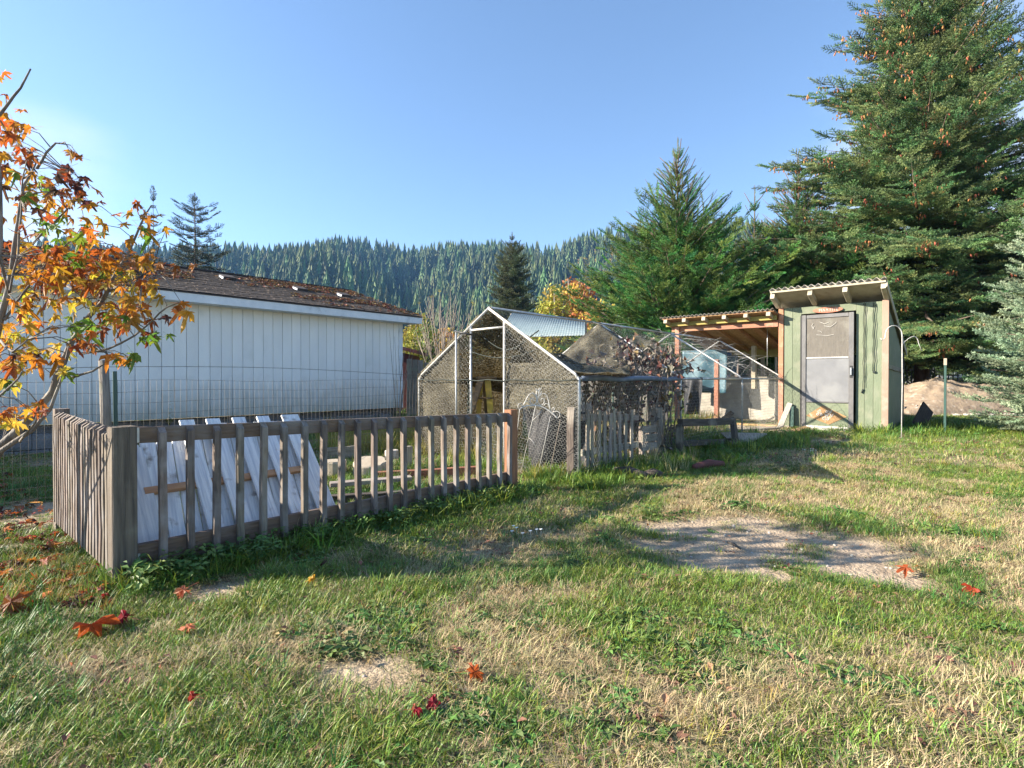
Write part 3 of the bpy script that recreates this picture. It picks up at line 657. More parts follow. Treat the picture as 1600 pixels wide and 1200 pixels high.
tube('latch_bar', [RP(0, va+.01, ZY(518, va)) - A*.06, RP(0, vb-.01, ZY(523, vb)) - A*.02], .012, 'black_iron', run)
tube('eave_roll', [RP(0, .0, ZEV-.02) + A*.04 - B*.01] + [RP(k/6, 0, ZEV-.02+.012*math.sin(k*2.3)) - B*.01 for k in range(1, 7)], .032, 'slate_wrap', run)
for px_, t_ in ((1187, 2.4), (1155, 2.0)):
    pass
# netting
def hexnet(name, fn, du, dv, cell, m, parent, rad=.0015, drop=0, jit=.12):
    """hexagon wire netting laid over the surface fn(u,v) (metres)"""
    rr = np.random.default_rng(int(du*100) + int(dv*10)); s = cell/math.sqrt(3)
    segs = []
    nj = int(dv/(1.5*s)) + 1; ni = int(du/cell) + 1
    node = {}
    def nd(u, v):
        k = (round(u/ s*4), round(v/s*4))
        if k not in node:
            node[k] = Vector(fn(min(max(u + rr.uniform(-jit, jit)*cell, 0), du), min(max(v + rr.uniform(-jit, jit)*cell, 0), dv)))
        return node[k]
    for j in range(nj):
        for i in range(ni):
            cx = (i + .5*(j % 2))*cell; cy = j*1.5*s
            if cx > du or cy > dv: continue
            a = nd(cx, cy + s*.5); b_ = nd(cx + cell/2, cy + s); c = nd(cx - cell/2, cy + s); d = nd(cx, cy - s*.5)
            segs += [(a, b_), (a, c), (d, a)]
    v = []; f = []
    for a, b_ in segs:
        d = b_ - a
        if d.length < 1e-4 or d.length > cell*2: continue
        d.normalize(); x = d.cross(Vector((.3, -.9, .2))).normalized()*rad; y = d.cross(x).normalized()*rad; o = len(v)
        for P in (a, b_):
            for k in range(3): an = 2.0944*k; v.append(P + x*math.cos(an) + y*math.sin(an))
        f += [(o+k, o+(k+1) % 3, o+3+(k+1) % 3, o+3+k) for k in range(3)]
    return mobj(name, v, f, m, parent, kind='stuff')
L3 = SP*3
for k in range(3):   # right side panels, nearest finest
    cell = (.046, .054, .065)[k]
    hexnet('netting', lambda u, v, k=k: RP(k + u/SP, 0, v) - B*(.02*math.sin(u*3)) , SP, ZEV, cell, 'net_wire', run, .0015 + .0002*k)
    hexnet('netting', lambda u, v, k=k: RP(k + u/SP, 1, v), SP, ZEV, cell*1.8, 'net_wire', run, .0014)
    sl_ = math.hypot(HW, ZPK-ZEV)
    hexnet('netting', lambda u, v, k=k: RP(k + u/SP, .5*v/sl_, ZEV + (ZPK-ZEV)*v/sl_ - .05*math.sin(math.pi*v/sl_)*math.sin(math.pi*u/SP)), SP, sl_, cell*1.6, 'net_wire', run, .0013)
    if k: hexnet('netting', lambda u, v, k=k: RP(k + u/SP, 1-.5*v/sl_, ZEV + (ZPK-ZEV)*v/sl_ - .06*math.sin(math.pi*v/sl_)), SP, sl_, cell*1.6, 'net_wire', run, .0015)
# front end netting, right of the doorway and left of it
hexnet('netting', lambda u, v: RP(0, u/wL, 0) + Z*(v*zroof(u/wL)/2.0) - A*.02, wL*vc, 2.0, .046, 'net_wire', run, .0016, jit=.2)
hexnet('netting', lambda u, v: RP(0, vb + u/wL, 0) + Z*(v*zroof(min(1, vb + u/wL))/2.0) - A*.02, wL*(1-vb), 2.0, .046, 'net_wire', run, .0016, jit=.2)
hexnet('netting', lambda u, v: RP(0, .2 + .15*math.sin(v*2) + u/wL*.8, 0) + Z*v - A*(.10 + .08*math.sin(v*4+u*3)), wL*.4,   .62, .045, 'net_wire', run, .0016, jit=.3)
# shade cloth
def sheet(name, fn, nu, nv, m, parent, th=.003):
    v = [fn(i/nu, j/nv) for j in range(nv+1) for i in range(nu+1)]
    f = [(j*(nu+1)+i, j*(nu+1)+i+1, (j+1)*(nu+1)+i+1, (j+1)*(nu+1)+i) for j in range(nv) for i in range(nu)]
    o = mobj(name, v, f, m, parent, smooth=True)
    md = o.modifiers.new('s', 'SOLIDIFY'); md.thickness = th; return o
def wr(a, b_, s=1): return s*(float(fbm(np.array(a*4+9), np.array(b_*9+2), 12, 3)) - .5)
def cloth_roof(u, v):
    # hung from the first two frames; bellies far below the ridge between them, folds up past the second
    t = v*1.5; edge = .24 + .50*max(0, 1 - t/.9)**.8; w_ = 1 - u*(.46 + edge)
    z_ = zroof(w_); pr = math.sin(math.pi*min(1, max(0, (1-w_)/.92)))**.8
    sg = .66*math.sin(math.pi*min(1, t))**.85 if t < 1 else .30*math.sin(math.pi*min(1, (t-1)/.55))
    z_ = z_ + .015 - sg*pr + .10*wr(t, u) + .05*wr(t*4, u*5+3)
    z_ = max(z_, ZEV + .04 + .05*wr(t*3, u*3)) if w_ < .5 else z_
    return RP(t, w_, z_) + B*(.05*wr(u, t+7))
sheet('shade_cloth', cloth_roof, 54, 60, 'shade_cloth', run)
def cloth_left(u, v):     # hangs over the front-left and left side
    t = u*.9; return RP(t, 1.012 + .006*math.sin(t*19+v*3), ZEV*(1-v) + .06) + B*.03*wr(t*3, v*3)
sheet('side_cloth', cloth_left, 26, 12, 'shade_cloth', run)
def cloth_front(u, v):
    w_ = 1 - u*(1-va); z_ = (zroof(w_)-.02)*(1-v) + .10; return RP(0, w_, z_) + A*(.03 + .05*wr(u*2, v*4))
sheet('front_cloth', cloth_front, 20, 24, 'shade_cloth', run)
def cloth_gable(u, v):
    w_ = vb + .02 - u*(vb - .12); z1 = zroof(w_) - .02; dep = .14 + .42*math.sin(math.pi*min(1, u*1.05))**.7 + (.22 if u > .45 else 0)*math.sin(math.pi*(u-.45)/.55)
    return RP(.03 + .25*v*math.sin(u*3.1), w_, z1 - dep*v*1.0 + .03*wr(u*3, v*3))
sheet('gable_cloth', cloth_gable, 30, 14, 'shade_cloth', run)
def cloth_inner(u, v):   # bellied fold seen through the doorway, down to eave height
    w_ = .98 - u*.80; t = .25 + .5*v; base = min(zroof(w_), ZPK-.42); return RP(t, w_, base - .15 - (.62*math.sin(math.pi*u)**.8)*math.sin(math.pi*v) + .08*wr(u*3, v*3))
sheet('inner_cloth', cloth_inner, 30, 22, 'shade_cloth', run)
def cloth_lower_right(u, v):
    w_ = vc - u*(vc-.01); z1 = min(zroof(w_)-.05, 1.35 - .0*u); return RP(.015, w_, z1*(1-v*.42) + .02*wr(u*5, v*3)) + A*(.06*wr(u*3, v*3))
sheet('front_screen_cloth', cloth_lower_right, 26, 12, 'shade_cloth', run)
tubes('cloth_cord', [([RP(0, 1-k*.05*1.0, ZEV-.04 + .01*math.sin(k*2)) - A*.03 for k in range(21)], .007),
                     ([RP(.0, vb-(vb-.2)*k/12, ZY(548, .5) - .10*math.sin(math.pi*k/12)) - A*.01 for k in range(13)], .006),
                     ([RP(.06, vb-(vb-.25)*k/12, ZY(520, .5) - .22*math.sin(math.pi*k/12)**1.2) for k in range(13)], .008)], 'dark_rope', run, 5)
bs_ = RP(.10, vc*.95, .95); bso = thing('black_sheet', bs_, 'near-black sheet standing low inside the near gable netting of the run', 'sheet')  # near-black sheet added to make the space behind the gable netting dark
sheet('plastic_sheet', lambda u, v: RP(.08 + .06*math.sin(u*7+v*2), vc*(.92 - .80*u), (.98 - .22*u - .2*math.sin(u*3.1)*0 + .08*wr(u*3, 2))*(1-v) + .02), 26, 10, 'black_sheet', bso)
# ================================================================ ORNAMENTAL GARDEN TRELLIS
def swirl(c, r, a0, a1, n=16, shrink=.35):
    return [(c[0] + r*(1-(1-shrink)*i/n)*math.cos(a0+(a1-a0)*i/n), c[1] + r*(1-(1-shrink)*i/n)*math.sin(a0+(a1-a0)*i/n)) for i in range(n+1)]
YT = 5.95
def T(x, y): return W(780 + x*120/1309, 590 + y*110*1/1200, YT) + Vector((0, .12*math.sin(x/1309*3), 0))
tl = []
tl.append(([T(x, y) for x, y in ((345, 552), (400, 515), (470, 492), (550, 484), (640, 484), (720, 500), (790, 530), (860, 575), (930, 630), (980, 680), (1010, 700))], .0075))
tl.append(([T(x, y) for x, y in ((1010, 700), (1045, 665), (1045, 610), (1010, 585), (960, 590), (915, 600))], .004))
tl.append(([T(x, y) for x, y in ((395, 510), (440, 430), (480, 350), (520, 290), (575, 265), (625, 300), (650, 370), (640, 440), (600, 472), (550, 455), (528, 410), (540, 365), (575, 352), (592, 380), (585, 405))], .005))
tl.append(([T(x, y) for x, y in ((885, 585), (870, 500), (850, 400), (830, 320), (790, 280), (740, 282), (690, 320), (660, 390), (670, 450), (710, 485), (755, 465), (782, 420), (775, 370), (745, 360), (722, 380), (725, 405))], .005))
tl.append(([T(x, y) for x, y in ((445, 425), (475, 408), (510, 430), (540, 470))], .004))
tl.append(([T(x, y) for x, y in ((770, 480), (810, 445), (850, 460), (855, 510))], .004))
tl.append(([T(x, y) for x, y in ((345, 552), (320, 500), (330, 455), (365, 445), (385, 475), (365, 500))], .004))
tl.append(([T(x, y) for x, y in ((905, 590), (915, 530), (940, 510), (955, 545), (935, 590))], .004))
tl.append(([T(x, y) for x, y in ((655, 370), (645, 300), (640, 240), (665, 210), (680, 240), (680, 300), (655, 370))], .0045))
tl.append(([T(x, y) for x, y in ((655, 370), (700, 300), (735, 240), (715, 205), (690, 240), (680, 300))], .0045))
tl.append(([T(x, y) for x, y in ((680, 240), (690, 180))], .004)); tl.append(([T(x, y) for x, y in ((715, 205), (740, 170))], .003)); tl.append(([T(x, y) for x, y in ((655, 215), (630, 190))], .003))
trl = thing('garden_trellis', GP(840, 745), 'ornamental white wire trellis with scrolled heart-shaped crest leaning before the chicken run netting', 'trellis')
tubes('crest', tl, 'white_metal', trl, 6)
g = GP(836, 748)
def leg(px0, py0, px1, py1, r, m='white_metal'):
    q = GP(px1, py1); tube('leg', [W(px0, py0, YT), (W(px0, py0, YT)+q)/2 + Vector((.005, 0, 0)), q - Z*.05], r, m, trl, 6)
leg(837, 634, 812, 740, .0035); leg(876, 655, 856, 748, .0045, 'vine_wood'); leg(860, 650, 838, 746, .003); leg(812, 640, 800, 738, .003)
tubes('brace', [([T(750, 550), T(690, 640), T(580, 740)], .003), ([T(520, 1050), T(600, 1130), T(620, 1200)], .003), ([T(500, 510), T(520, 620), T(590, 640)], .002)], 'white_metal', trl, 5)
# ================================================================ FOLDING LADDER inside the run
lad = thing('step_ladder', W(755, 690, 7.6), 'yellow and brown wooden step ladder standing inside the chicken run doorway', 'ladder')
gz = float(gnd(-.4, 7.6))
def LW(px, py, Y): return W(px, py, Y)
board('yellow_rail', W(774, 722, 7.6), W(762, 592, 7.7), .085, .035, Vector((1, 0, 0)), 'yellow_paint', lad, vary=.02)
board('yellow_rail', W(742, 722, 7.9), W(752, 592, 7.8), .07, .03, Vector((1, 0, 0)), 'yellow_paint', lad, vary=.02)
board('brown_rail', W(736, 640, 7.5), W(753, 590, 7.65), .09, .03, Vector((1, 0, .2)), 'ladder_brown', lad)
board('brown_rail', W(768, 722, 8.1), W(757, 590, 7.8), .08, .03, Vector((1, 0, .2)), 'ladder_brown', lad)
board('top_step', W(744, 590, 7.7), W(776, 590, 7.7), .16, .03, Vector((0, 1, 0)), 'ladder_brown', lad)
for py_ in (622, 655, 688): board('step', W(746, py_, 7.78), W(769, py_, 7.66), .10, .022, Vector((0, 1, 0)), 'ladder_brown', lad)
# ================================================================ OLD PICKETS AND TIMBERS in the run
def prow(px_): 
    t = along(P0 + B*.10, A, px_); return P0 + B*.10 + A*t
old = thing('old_picket_gate', prow(950), 'low rotten grey picket gate standing against the run netting', 'picket gate')
for i, px_ in enumerate((917, 925, 936, 945, 953, 961, 969, 978, 987)):
    p = prow(px_); z1 = EYE - ((643 + 3*math.sin(i*2.1)) - HOR)/F*p.y; board('picket', p + Z*.03, p + Z*z1 + A*random.uniform(-.03, .03), .065, .02, A, 'old_grey_wood', old, vary=.06)
for py_ in (660, 700):
    a_ = prow(912) + B*.03; b_ = prow(1000) + B*.03; board('rail', a_ + Z*(.70 if py_ == 660 else .28), b_ + Z*(.62 if py_ == 660 else .26), .08, .03, Z, 'old_grey_wood', old, vary=.05)
p = prow(896); props(board('rotten_post', p - Z*.1, p + Z*(EYE-(636-HOR)/F*p.y), .12, .10, A, 'dark_rot_wood', vary=.08), 'thick cracked grey post at the near corner of the chicken run', 'post')
p = prow(1027); props(board('rotten_post', p - Z*.1, p + Z*(EYE-(637-HOR)/F*p.y) - A*.02, .15, .12, A, 'old_grey_wood', vary=.06), 'mossy broken post between the picket gate and the timber frame', 'post')
a_ = prow(1000); b_ = prow(1026); 
blk = thing('pallet_piece', a_, 'short pallet piece of stacked olive grey boards right of the picket gate', 'pallet')
for z_ in (.22, .34, .46): board('slat', a_ + Z*z_ - B*.03, b_ + Z*(z_-.01) - B*.03, .10, .025, Z, 'old_grey_wood', blk, vary=.03)
for t_ in (.1, .5, .9): q_ = a_.lerp(b_, t_); board('block', q_ + Z*.12, q_ + Z*.5, .06, .06, A, 'old_grey_wood', blk)
fr = thing('timber_trestle', prow(1070), 'low dark timber frame with a slanting leg right of the mossy post', 'timber frame')
a_ = prow(1037) - B*.25; b_ = prow(1102) - B*.45
board('top_beam', a_ + Z*.52, b_ + Z*.47, .10, .09, Z, 'dark_rot_wood', fr, vary=.06)
board('slant_leg', b_ + Z*.50, b_ - A*.35 - B*.2 + Z*.0, .10, .07, A, 'dark_rot_wood', fr, vary=.05)
board('leg', a_ + Z*.5, a_ - Z*.02, .10, .08, A, 'dark_rot_wood', fr, vary=.05)
board('lower_beam', a_ + Z*.22, b_ + Z*.15, .08, .06, Z, 'dark_rot_wood', fr, vary=.05)
for lb, a, b_, m_ in (('dark split log lying in the grass below the picket gate', at(960, 742, .05), at(1010, 750, .05), 'dark_rot_wood'), ('curled brown bark piece lying on the grass right of the dark split log', at(1085, 735, .04), at(1130, 730, .05), 'litter_brown'), ('stubby rotten log end below the mossy post', at(1008, 748, .05), at(1035, 748, .04), 'dark_rot_wood')):
    props(tube('rotten_log', [a, (a+b_)/2 + Vector((0, .02, .02)), b_], [.04, .055, .035], m_, None, 8), lb, 'log')
tri = at(1150, 700)
o = poly('broken_board', [tri + Vector((0, 0, .0)), tri + Vector((.30, .35, 0)), tri + Vector((.75, .55, .16)), tri + Vector((-.12, .30, .20))], .03, Vector((-.4, -.3, .85)).normalized(), 'old_grey_wood', None); props(o, 'flat broken grey board tilted in the grass before the open shelter', 'board')
# ================================================================ GREEN SHED
SR = W(1383, 675.5, 10.8); SR.z = 0
vS = along(SR, B, 1222); SW = vS
shed = thing('green_shed', SR, 'narrow pale green wooden shed with screen door and slanting corrugated roof', 'shed')
gS = .05
def SP_(v, a=0, z=0): return SR + B*v + A*a + Z*z
def zwall(v, a=0): return 2.72 - a*.375 + 0*v
DEP = 2.6
dv0 = along(SR, B, 1335.5); dv1 = along(SR, B, 1253.5)
zdt = EYE - (488-HOR)/F*SP_(dv0).y; zdb = EYE - (672-HOR)/F*SP_(dv0).y
bs = [(0.045, dv0-.02, 3), (dv1+.02, SW-.04, 2)]
for a_, b_, k in bs:
    for i in range(k):
        w_ = (b_-a_)/k; m_ = a_ + w_*(i+.5); board('wall_board', SP_(m_, 0, .12), SP_(m_, 0, zwall(0)-.02), w_-.004, .02, B, 'green_paint', shed)
m_ = (dv0+dv1)/2; board('header_board', SP_(dv0-.02, 0, (zdt+zwall(0))/2+.01), SP_(dv1+.02, 0, (zdt+zwall(0))/2+.01), zwall(0)-zdt-.05, .022, Z, 'green_paint', shed)
board('corner_trim', SP_(-.005, -.015, .10), SP_(-.005, -.015, zwall(0)), .11, .04, B, 'pink_trim', shed)
board('corner_trim', SP_(SW+.02, -.012, .10), SP_(SW+.02, -.012, zwall(0)), .10, .04, B, 'salmon_beam', shed)
board('dark_jamb', SP_(dv1+.01, -.022, .12), SP_(dv1+.01, -.022, zdt), .05, .03, B, 'black_iron', shed)
poly('side_wall', [SP_(-.02, .02, .08), SP_(-.02, DEP, .08), SP_(-.02, DEP, zwall(0, DEP)), SP_(-.02, .02, zwall(0))], .03, B, 'green_paint', shed)
poly('inner_side_wall', [SP_(SW, .02, .08), SP_(SW, DEP, .08), SP_(SW, DEP, zwall(0, DEP)), SP_(SW, .02, zwall(0))], -.03, B, 'green_paint', shed)
poly('back_wall', [SP_(0, DEP, .08), SP_(SW, DEP, .08), SP_(SW, DEP, zwall(0, DEP)), SP_(0, DEP, zwall(0, DEP))], -.03, A, 'green_paint', shed)
board('side_rail', SP_(-.035, .05, 1.40), SP_(-.035, DEP, 1.33), .09, .03, Z, 'old_grey_wood', shed)
board('rear_trim', SP_(-.035, DEP-.04, .08), SP_(-.035, DEP-.04, zwall(0, DEP)), .08, .03, A, 'black_iron', shed)
# door
door = board('door', SP_(dv0+.03, -.05, (zdb+zdt)/2), SP_(dv1-.03, -.05, (zdb+zdt)/2), zdt-zdb-.04, .02, Z, 'door_metal', shed)
fw = .075
def DB(name, a, b_, w, wd, m, off=-.075, th=.03, par=door): return board(name, SP_(a[0], off, a[1]), SP_(b_[0], off, b_[1]), w, th, wd, m, par)
DB('stile', (dv0+.05, zdb), (dv0+.05, zdt), fw*1.2, B, 'door_metal'); DB('stile', (dv1-.05, zdb), (dv1-.05, zdt), fw, B, 'door_metal')
DB('rail', (dv0+.1, zdt-.04), (dv1-.1, zdt-.04), fw, Z, 'door_metal'); DB('rail', (dv0+.1, zdb+.03), (dv1-.1, zdb+.03), .05, Z, 'white_metal')
def zd(py): return EYE - (py-HOR)/F*SP_((dv0+dv1)/2).y
z1, z2, z3 = zd(559), zd(628), zd(666)
DB('rail', (dv0+.1, z1), (dv1-.1, z1), .025, Z, 'white_metal'); DB('rail', (dv0+.1, z2), (dv1-.1, z2), .03, Z, 'door_metal')
def DP(name, za, zb, m, off, par=door):
    return poly(name, [SP_(dv0+.09, off, za), SP_(dv1-.085, off, za), SP_(dv1-.085, off, zb), SP_(dv0+.09, off, zb)], .006, A, m, par)
DP('screen', z1+.01, zdt-.07, 'screen_mesh', -.072); DP('pane', z2+.015, z1-.012, 'door_pane', -.072); kp_ = DP('kick_panel', zdb+.05, z2-.015, 'green_paint', -.072)
mid = (dv0+dv1)/2; zk = (z2+zdb)/2+.01; hw_ = (dv1-dv0)/2-.10
# painted diamond with white marks on the kick panel
DZ = [(hw_, -.03), (hw_*.2, .20), (-hw_*.95, -.02), (-hw_*.1, -.20)]
poly('painted_diamond', [SP_(mid+a_, -.080, zk+b_) for a_, b_ in DZ], .004, A, 'orange_paint', door)
mk = []
rr = random.Random(4)
def stroke(pts, w=.014): 
    for (a0, b0), (a1, b1) in zip(pts[:-1], pts[1:]): mk.append((SP_(a0, -.084, b0), SP_(a1, -.084, b1), w, .003, B*(b1-b0) - Z*(a1-a0) if abs(b1-b0)+abs(a1-a0) > 0 else Z))
for cx, cz, sh in ((.13, .09, 'C'), (-.06, .10, 'v'), (.10, .0, 'o'), (.0, .0, 'w'), (-.09, .0, 'v'), (.04, -.10, 'G'), (-.02, -.11, 'o'), (.17, .01, 'o'), (-.0, .09, 'o')):
    s_ = .034
    shp = {'C': [(-1, .8), (0, 1), (1, .4), (1, -.5), (0, -1), (-1, -.7)], 'v': [(1, 1), (0, -1), (-1, 1)], 'w': [(1, 1), (.5, -1), (0, .4), (-.5, -1), (-1, 1)], 'o': [(0, .8), (.7, 0), (0, -.8), (-.7, 0), (0, .8)], 'G': [(-1, .8), (0, 1), (1, .4), (1, -.5), (0, -1), (-1, -.6), (-1, 0), (-.2, 0)]}[sh]
    stroke([(mid + cx + a_*s_, zk + cz*.75 + b_*s_) for a_, b_ in shp], .012)
v, f = boxes_geo(mk); mobj('white_marks', v, f, 'chalk_white', door)
mk = []
for pts in ([(.14, .22), (.05, .17), (-.03, .2)], [(.06, .13), (-.06, .10), (-.14, .16), (-.17, .2)], [(.26, .2), (.29, .15), (.26, .08), (.24, .14)], [(.18, .03), (.12, .02), (.10, -.01)], [(.2, -.05), (.0, -.08), (-.12, -.06)]):
    stroke([(mid + a_, (z1+zdt)/2 + b_ + .08) for a_, b_ in pts], .006)
v, f = boxes_geo(mk); mobj('scratch_marks', v, f, 'chalk_white', door)
hd = board('handle', SP_(dv0+.05, -.11, zd(586)), SP_(dv0+.05, -.11, zd(575)), .03, .03, B, 'galvanised', door)
board('handle_plate', SP_(dv0+.05, -.094, zd(590)), SP_(dv0+.05, -.094, zd(572)), .05, .008, B, 'black_iron', hd)
# carved oval sign over the door
n = 20; ov = [SP_(mid + .28*math.cos(6.2832*k/n) , -.03, (zdt+.085) + .06*math.sin(6.2832*k/n)) for k in range(n)]
sg = poly('carved_sign', ov, -.02, A, 'salmon_beam', shed)
mk = []
for cx, shp in ((.13, [(1, -1), (1, 1), (0, 0), (-1, 1), (-1, -1)]), (.07, [(1, -1), (0, 1), (-1, -1)]), (.01, [(1, -1), (0, 1), (-1, -1)]), (-.05, [(0, 1), (0, -1)]), (-.09, [(0, 1), (0, -1)]), (-.13, [(0, 1), (0, -1)]), (-.17, [(-1, 1), (0, 1), (0, -1), (-1, -1)])):
    for (a0, b0), (a1, b1) in zip(shp[:-1], shp[1:]): mk.append((SP_(mid+cx+a0*.02, -.053, zdt+.085+b0*.028), SP_(mid+cx+a1*.02, -.053, zdt+.085+b1*.028), .008, .004, Z if abs(a1-a0) > abs(b1-b0) else B))
v, f = boxes_geo(mk); mobj('sign_letters', v, f, 'chalk_white', sg)
# threshold and step
board('threshold', SP_(dv0-.02, -.08, zdb-.03), SP_(dv1+.02, -.08, zdb-.03), .05, .12, Z, 'white_metal', shed)
board('sill_board', SP_(dv0, -.05, .09), SP_(dv1, -.05, .09), .14, .05, Z, 'cream_paint', shed)
board('base_board', SP_(.0, .0, .06), SP_(SW, .0, .06), .12, .03, Z, 'old_grey_wood', shed)
# roof
zf = EYE - (440-HOR)/F*(SP_(0, -.47).y); 
rs0 = zf; drop = .375
def RS(v, a, dz=0): return SP_(v, a, rs0 - drop*(a+.47) + dz)
poly('roof_deck', [RS(-.06, -.47), RS(SW+.12, -.47), RS(SW+.12, DEP+.25), RS(-.06, DEP+.25)], .02, Vector((0, 0, 1)), 'cream_paint', shed)
def corr(name, fn, width, length, pitch, amp, m, parent, dz=.03):
    n = int(width/pitch*8); v = []; f = []
    for j, a_ in enumerate((0, length/2, length)):
        for i in range(n+1): v.append(fn(width*i/n, a_) + Z*(dz + amp*math.sin(2*math.pi*width*i/n/pitch)))
    w = n+1
    for j in range(2):
        for i in range(n): f.append((j*w+i, j*w+i+1, (j+1)*w+i+1, (j+1)*w+i))
    o = mobj(name, v, f, m, parent, smooth=True); md = o.modifiers.new('s', 'SOLIDIFY'); md.thickness = .004; return o
corr('corrugated_roof', lambda u, a: RS(-.07 + u, -.51 + a), SW+.2, DEP+.8, .125, .02, 'corrugated', shed, .045)
for v_ in (-.02, .62, 1.25, SW+.08): board('rafter_tail', RS(v_, -.46, -.07), RS(v_, .0, -.07), .13, .085, Z, 'cream_paint', shed, bev=.008)
board('front_trim', RS(-.06, -.475, -.005), RS(SW+.12, -.475, -.005), .035, .015, Z, 'cream_paint', shed)
board('barge_board', RS(-.075, -.47, -.05), RS(-.075, DEP+.2, -.05), .12, .02, Z, 'cream_paint', shed)
# ropes hanging on the wall
def rope(pxs, y0, y1, lab):
    pts = []
    for k in range(14):
        v_ = along(SR, B, pxs + .8*math.sin(k*1.9)); q_ = SP_(v_, -.035, 0); q_.z = EYE - (y0 + (y1-y0)*k/13 - HOR)/F*q_.y; pts.append(q_)
    return pts
rp = thing('hanging_rope', rope(1350, 474, 608, '')[0], 'long twisted dark cord hanging on the green shed wall beside the door', 'cord')
tubes('cord_strand', [(rope(1349.3, 474, 608, ''), .006), (rope(1351.6, 474, 605, '')[:], .005)], 'dark_rope', rp)
tube('knot', [rope(1349, 608, 612, '')[0], rope(1347, 612, 614, '')[-1]], .013, 'dark_rope', rp, 6)
rp = thing('hanging_rope', rope(1366, 474, 580, '')[0], 'shorter straight double cord hanging near the pink corner of the green shed', 'cord')
tubes('cord_strand', [(rope(1364, 474, 580, ''), .005), (rope(1367.5, 474, 580, ''), .005)], 'dark_rope', rp)
board('end_knot', rope(1364, 581, 582, '')[0] , rope(1368, 581, 582, '')[0], .04, .03, Z, 'dark_rope', rp)
# plank props at the left foot of the shed
props(board('prop_board', SP_(SW+.0, -.25, .02), SP_(SW-.18, -.06, .62), .11, .03, B, 'plywood_pale'), 'short pale board propped against the left foot of the green shed', 'board')
props(board('prop_board', SP_(SW-.22, -.10, .06), SP_(SW-.22, -.08, .55), .09, .03, B, 'tpost_green'), 'dark green board standing against the shed left of the door', 'board')
# ================================================================ OPEN SHELTER (lean-to)
sh0 = SP_(SW+.08, 0)
lean = thing('open_shelter', sh0, 'open-fronted shelter with corrugated roof and salmon beams joined to the green shed', 'shelter')
wS = along(sh0 - A*.35, B, 1034)
zfr = EYE - (486-HOR)/F*(sh0 - A*.35).y
zbk = 1.95; dS = 3.1
def LS(v, a, dz=0): return sh0 + B*v + A*a + Z*(zfr - (zfr-zbk)/(dS+.35)*(a+.35) + dz)
for i in range(9):
    v0 = wS*i/9; poly('roof_sheet', [LS(v0+.003, -.33), LS(v0+wS/9-.003, -.33), LS(v0+wS/9-.003, dS), LS(v0+.003, dS)], .015, Z, 'osb_brown', lean)
corr('corrugated_roof', lambda u, a: LS(u, -.37 + a), wS+.05, dS+.5, .10, .018, 'corrugated', lean, .04)
nr = 6
for i in range(nr): 
    v_ = .12 + (wS-.2)*i/(nr-1); board('rafter', LS(v_, -.32, -.055), LS(v_, dS-.1, -.055), .09, .045, Z, 'osb_brown', lean)
    board('rafter_tail', LS(v_, -.34, -.05), LS(v_, -.06, -.052), .085, .085, Z, 'cream_paint', lean)
board('eave_board', LS(0, -.12, -.075), LS(wS, -.12, -.075), .10, .02, Z, 'olive_paint', lean)
bz = EYE - (512-HOR)/F*(sh0.y)
board('front_beam', LS(.0, .02, -.16), LS(wS-.1, .02, -.16), .13, .05, Z, 'salmon_beam', lean)
board('brace_beam', LS(.0, -.03, -.21), LS(wS*.52, -.03, -.20), .09, .04, Z, 'salmon_beam', lean)
vp = along(sh0, B, 1059); fp = sh0 + B*vp
board('front_post', fp - Z*.1, fp + Z*(LS(vp, 0).z-.1), .11, .11, A, 'salmon_beam', lean)
fp2 = W(1120, 600, 13.2); fp2.z = 0
board('inner_post', fp2 - Z*.1, fp2 + Z*1.62, .10, .10, A, 'salmon_beam', lean)
fp3 = W(1178, 600, 14.0); fp3.z = 0; board('inner_post', fp3 + Z*.9, fp3 + Z*2.0, .12, .10, A, 'cream_paint', lean)
wb = SP_(SW+.0, 2.0); vq = along(wb, B, 1222); vr = along(wb, B, 1086)
lw = vr - vq; k = 3
for i in range(k):
    board('low_wall_sheet', wb + B*(vq+lw*(i+.5)/k) + Z*.02, wb + B*(vq+lw*(i+.5)/k) + Z*1.16, lw/k-.006, .03, B, 'plywood_pale', lean)
board('wall_cap', wb + B*vq + Z*1.18 - A*.02, wb + B*vr + Z*1.18 - A*.02, .06, .05, Z, 'old_grey_wood', lean)
board('wall_stud', wb + B*(vq+.12) - A*.04 + Z*.02, wb + B*(vq+.12) - A*.04 + Z*1.18, .10, .04, B, 'plywood_pale', lean)
board('rear_beam', LS(-.1, dS-.25, -.14), LS(wS-.1, dS-.25, -.14), .22, .05, Z, 'olive_paint', lean)
for v_ in (.25, .55, .85, 1.2, 1.5, 1.9): board('rear_slat', LS(v_, dS-.2, -1.0), LS(v_, dS-.2, -.2), .06 + .04*(v_ > 1), .03, B, 'chalk_white' if v_ in (.25, .85) else 'old_grey_wood', lean)
board('sill_log', sh0 + B*.0 - A*.05 + Z*.07, sh0 + B*1.3 - A*.05 + Z*.07, .11, .1, Z, 'pine_batten', lean, vary=.04)
board('sill_log', sh0 + B*.05 - A*.3 + Z*.05, sh0 + B*1.0 - A*.35 + Z*.04, .10, .1, Z, 'old_grey_wood', lean, vary=.04)
tube('hanging_rod', [LS(.32, .3, -.1), LS(.32, .3, -1.05)], .008, 'galvanised', lean)
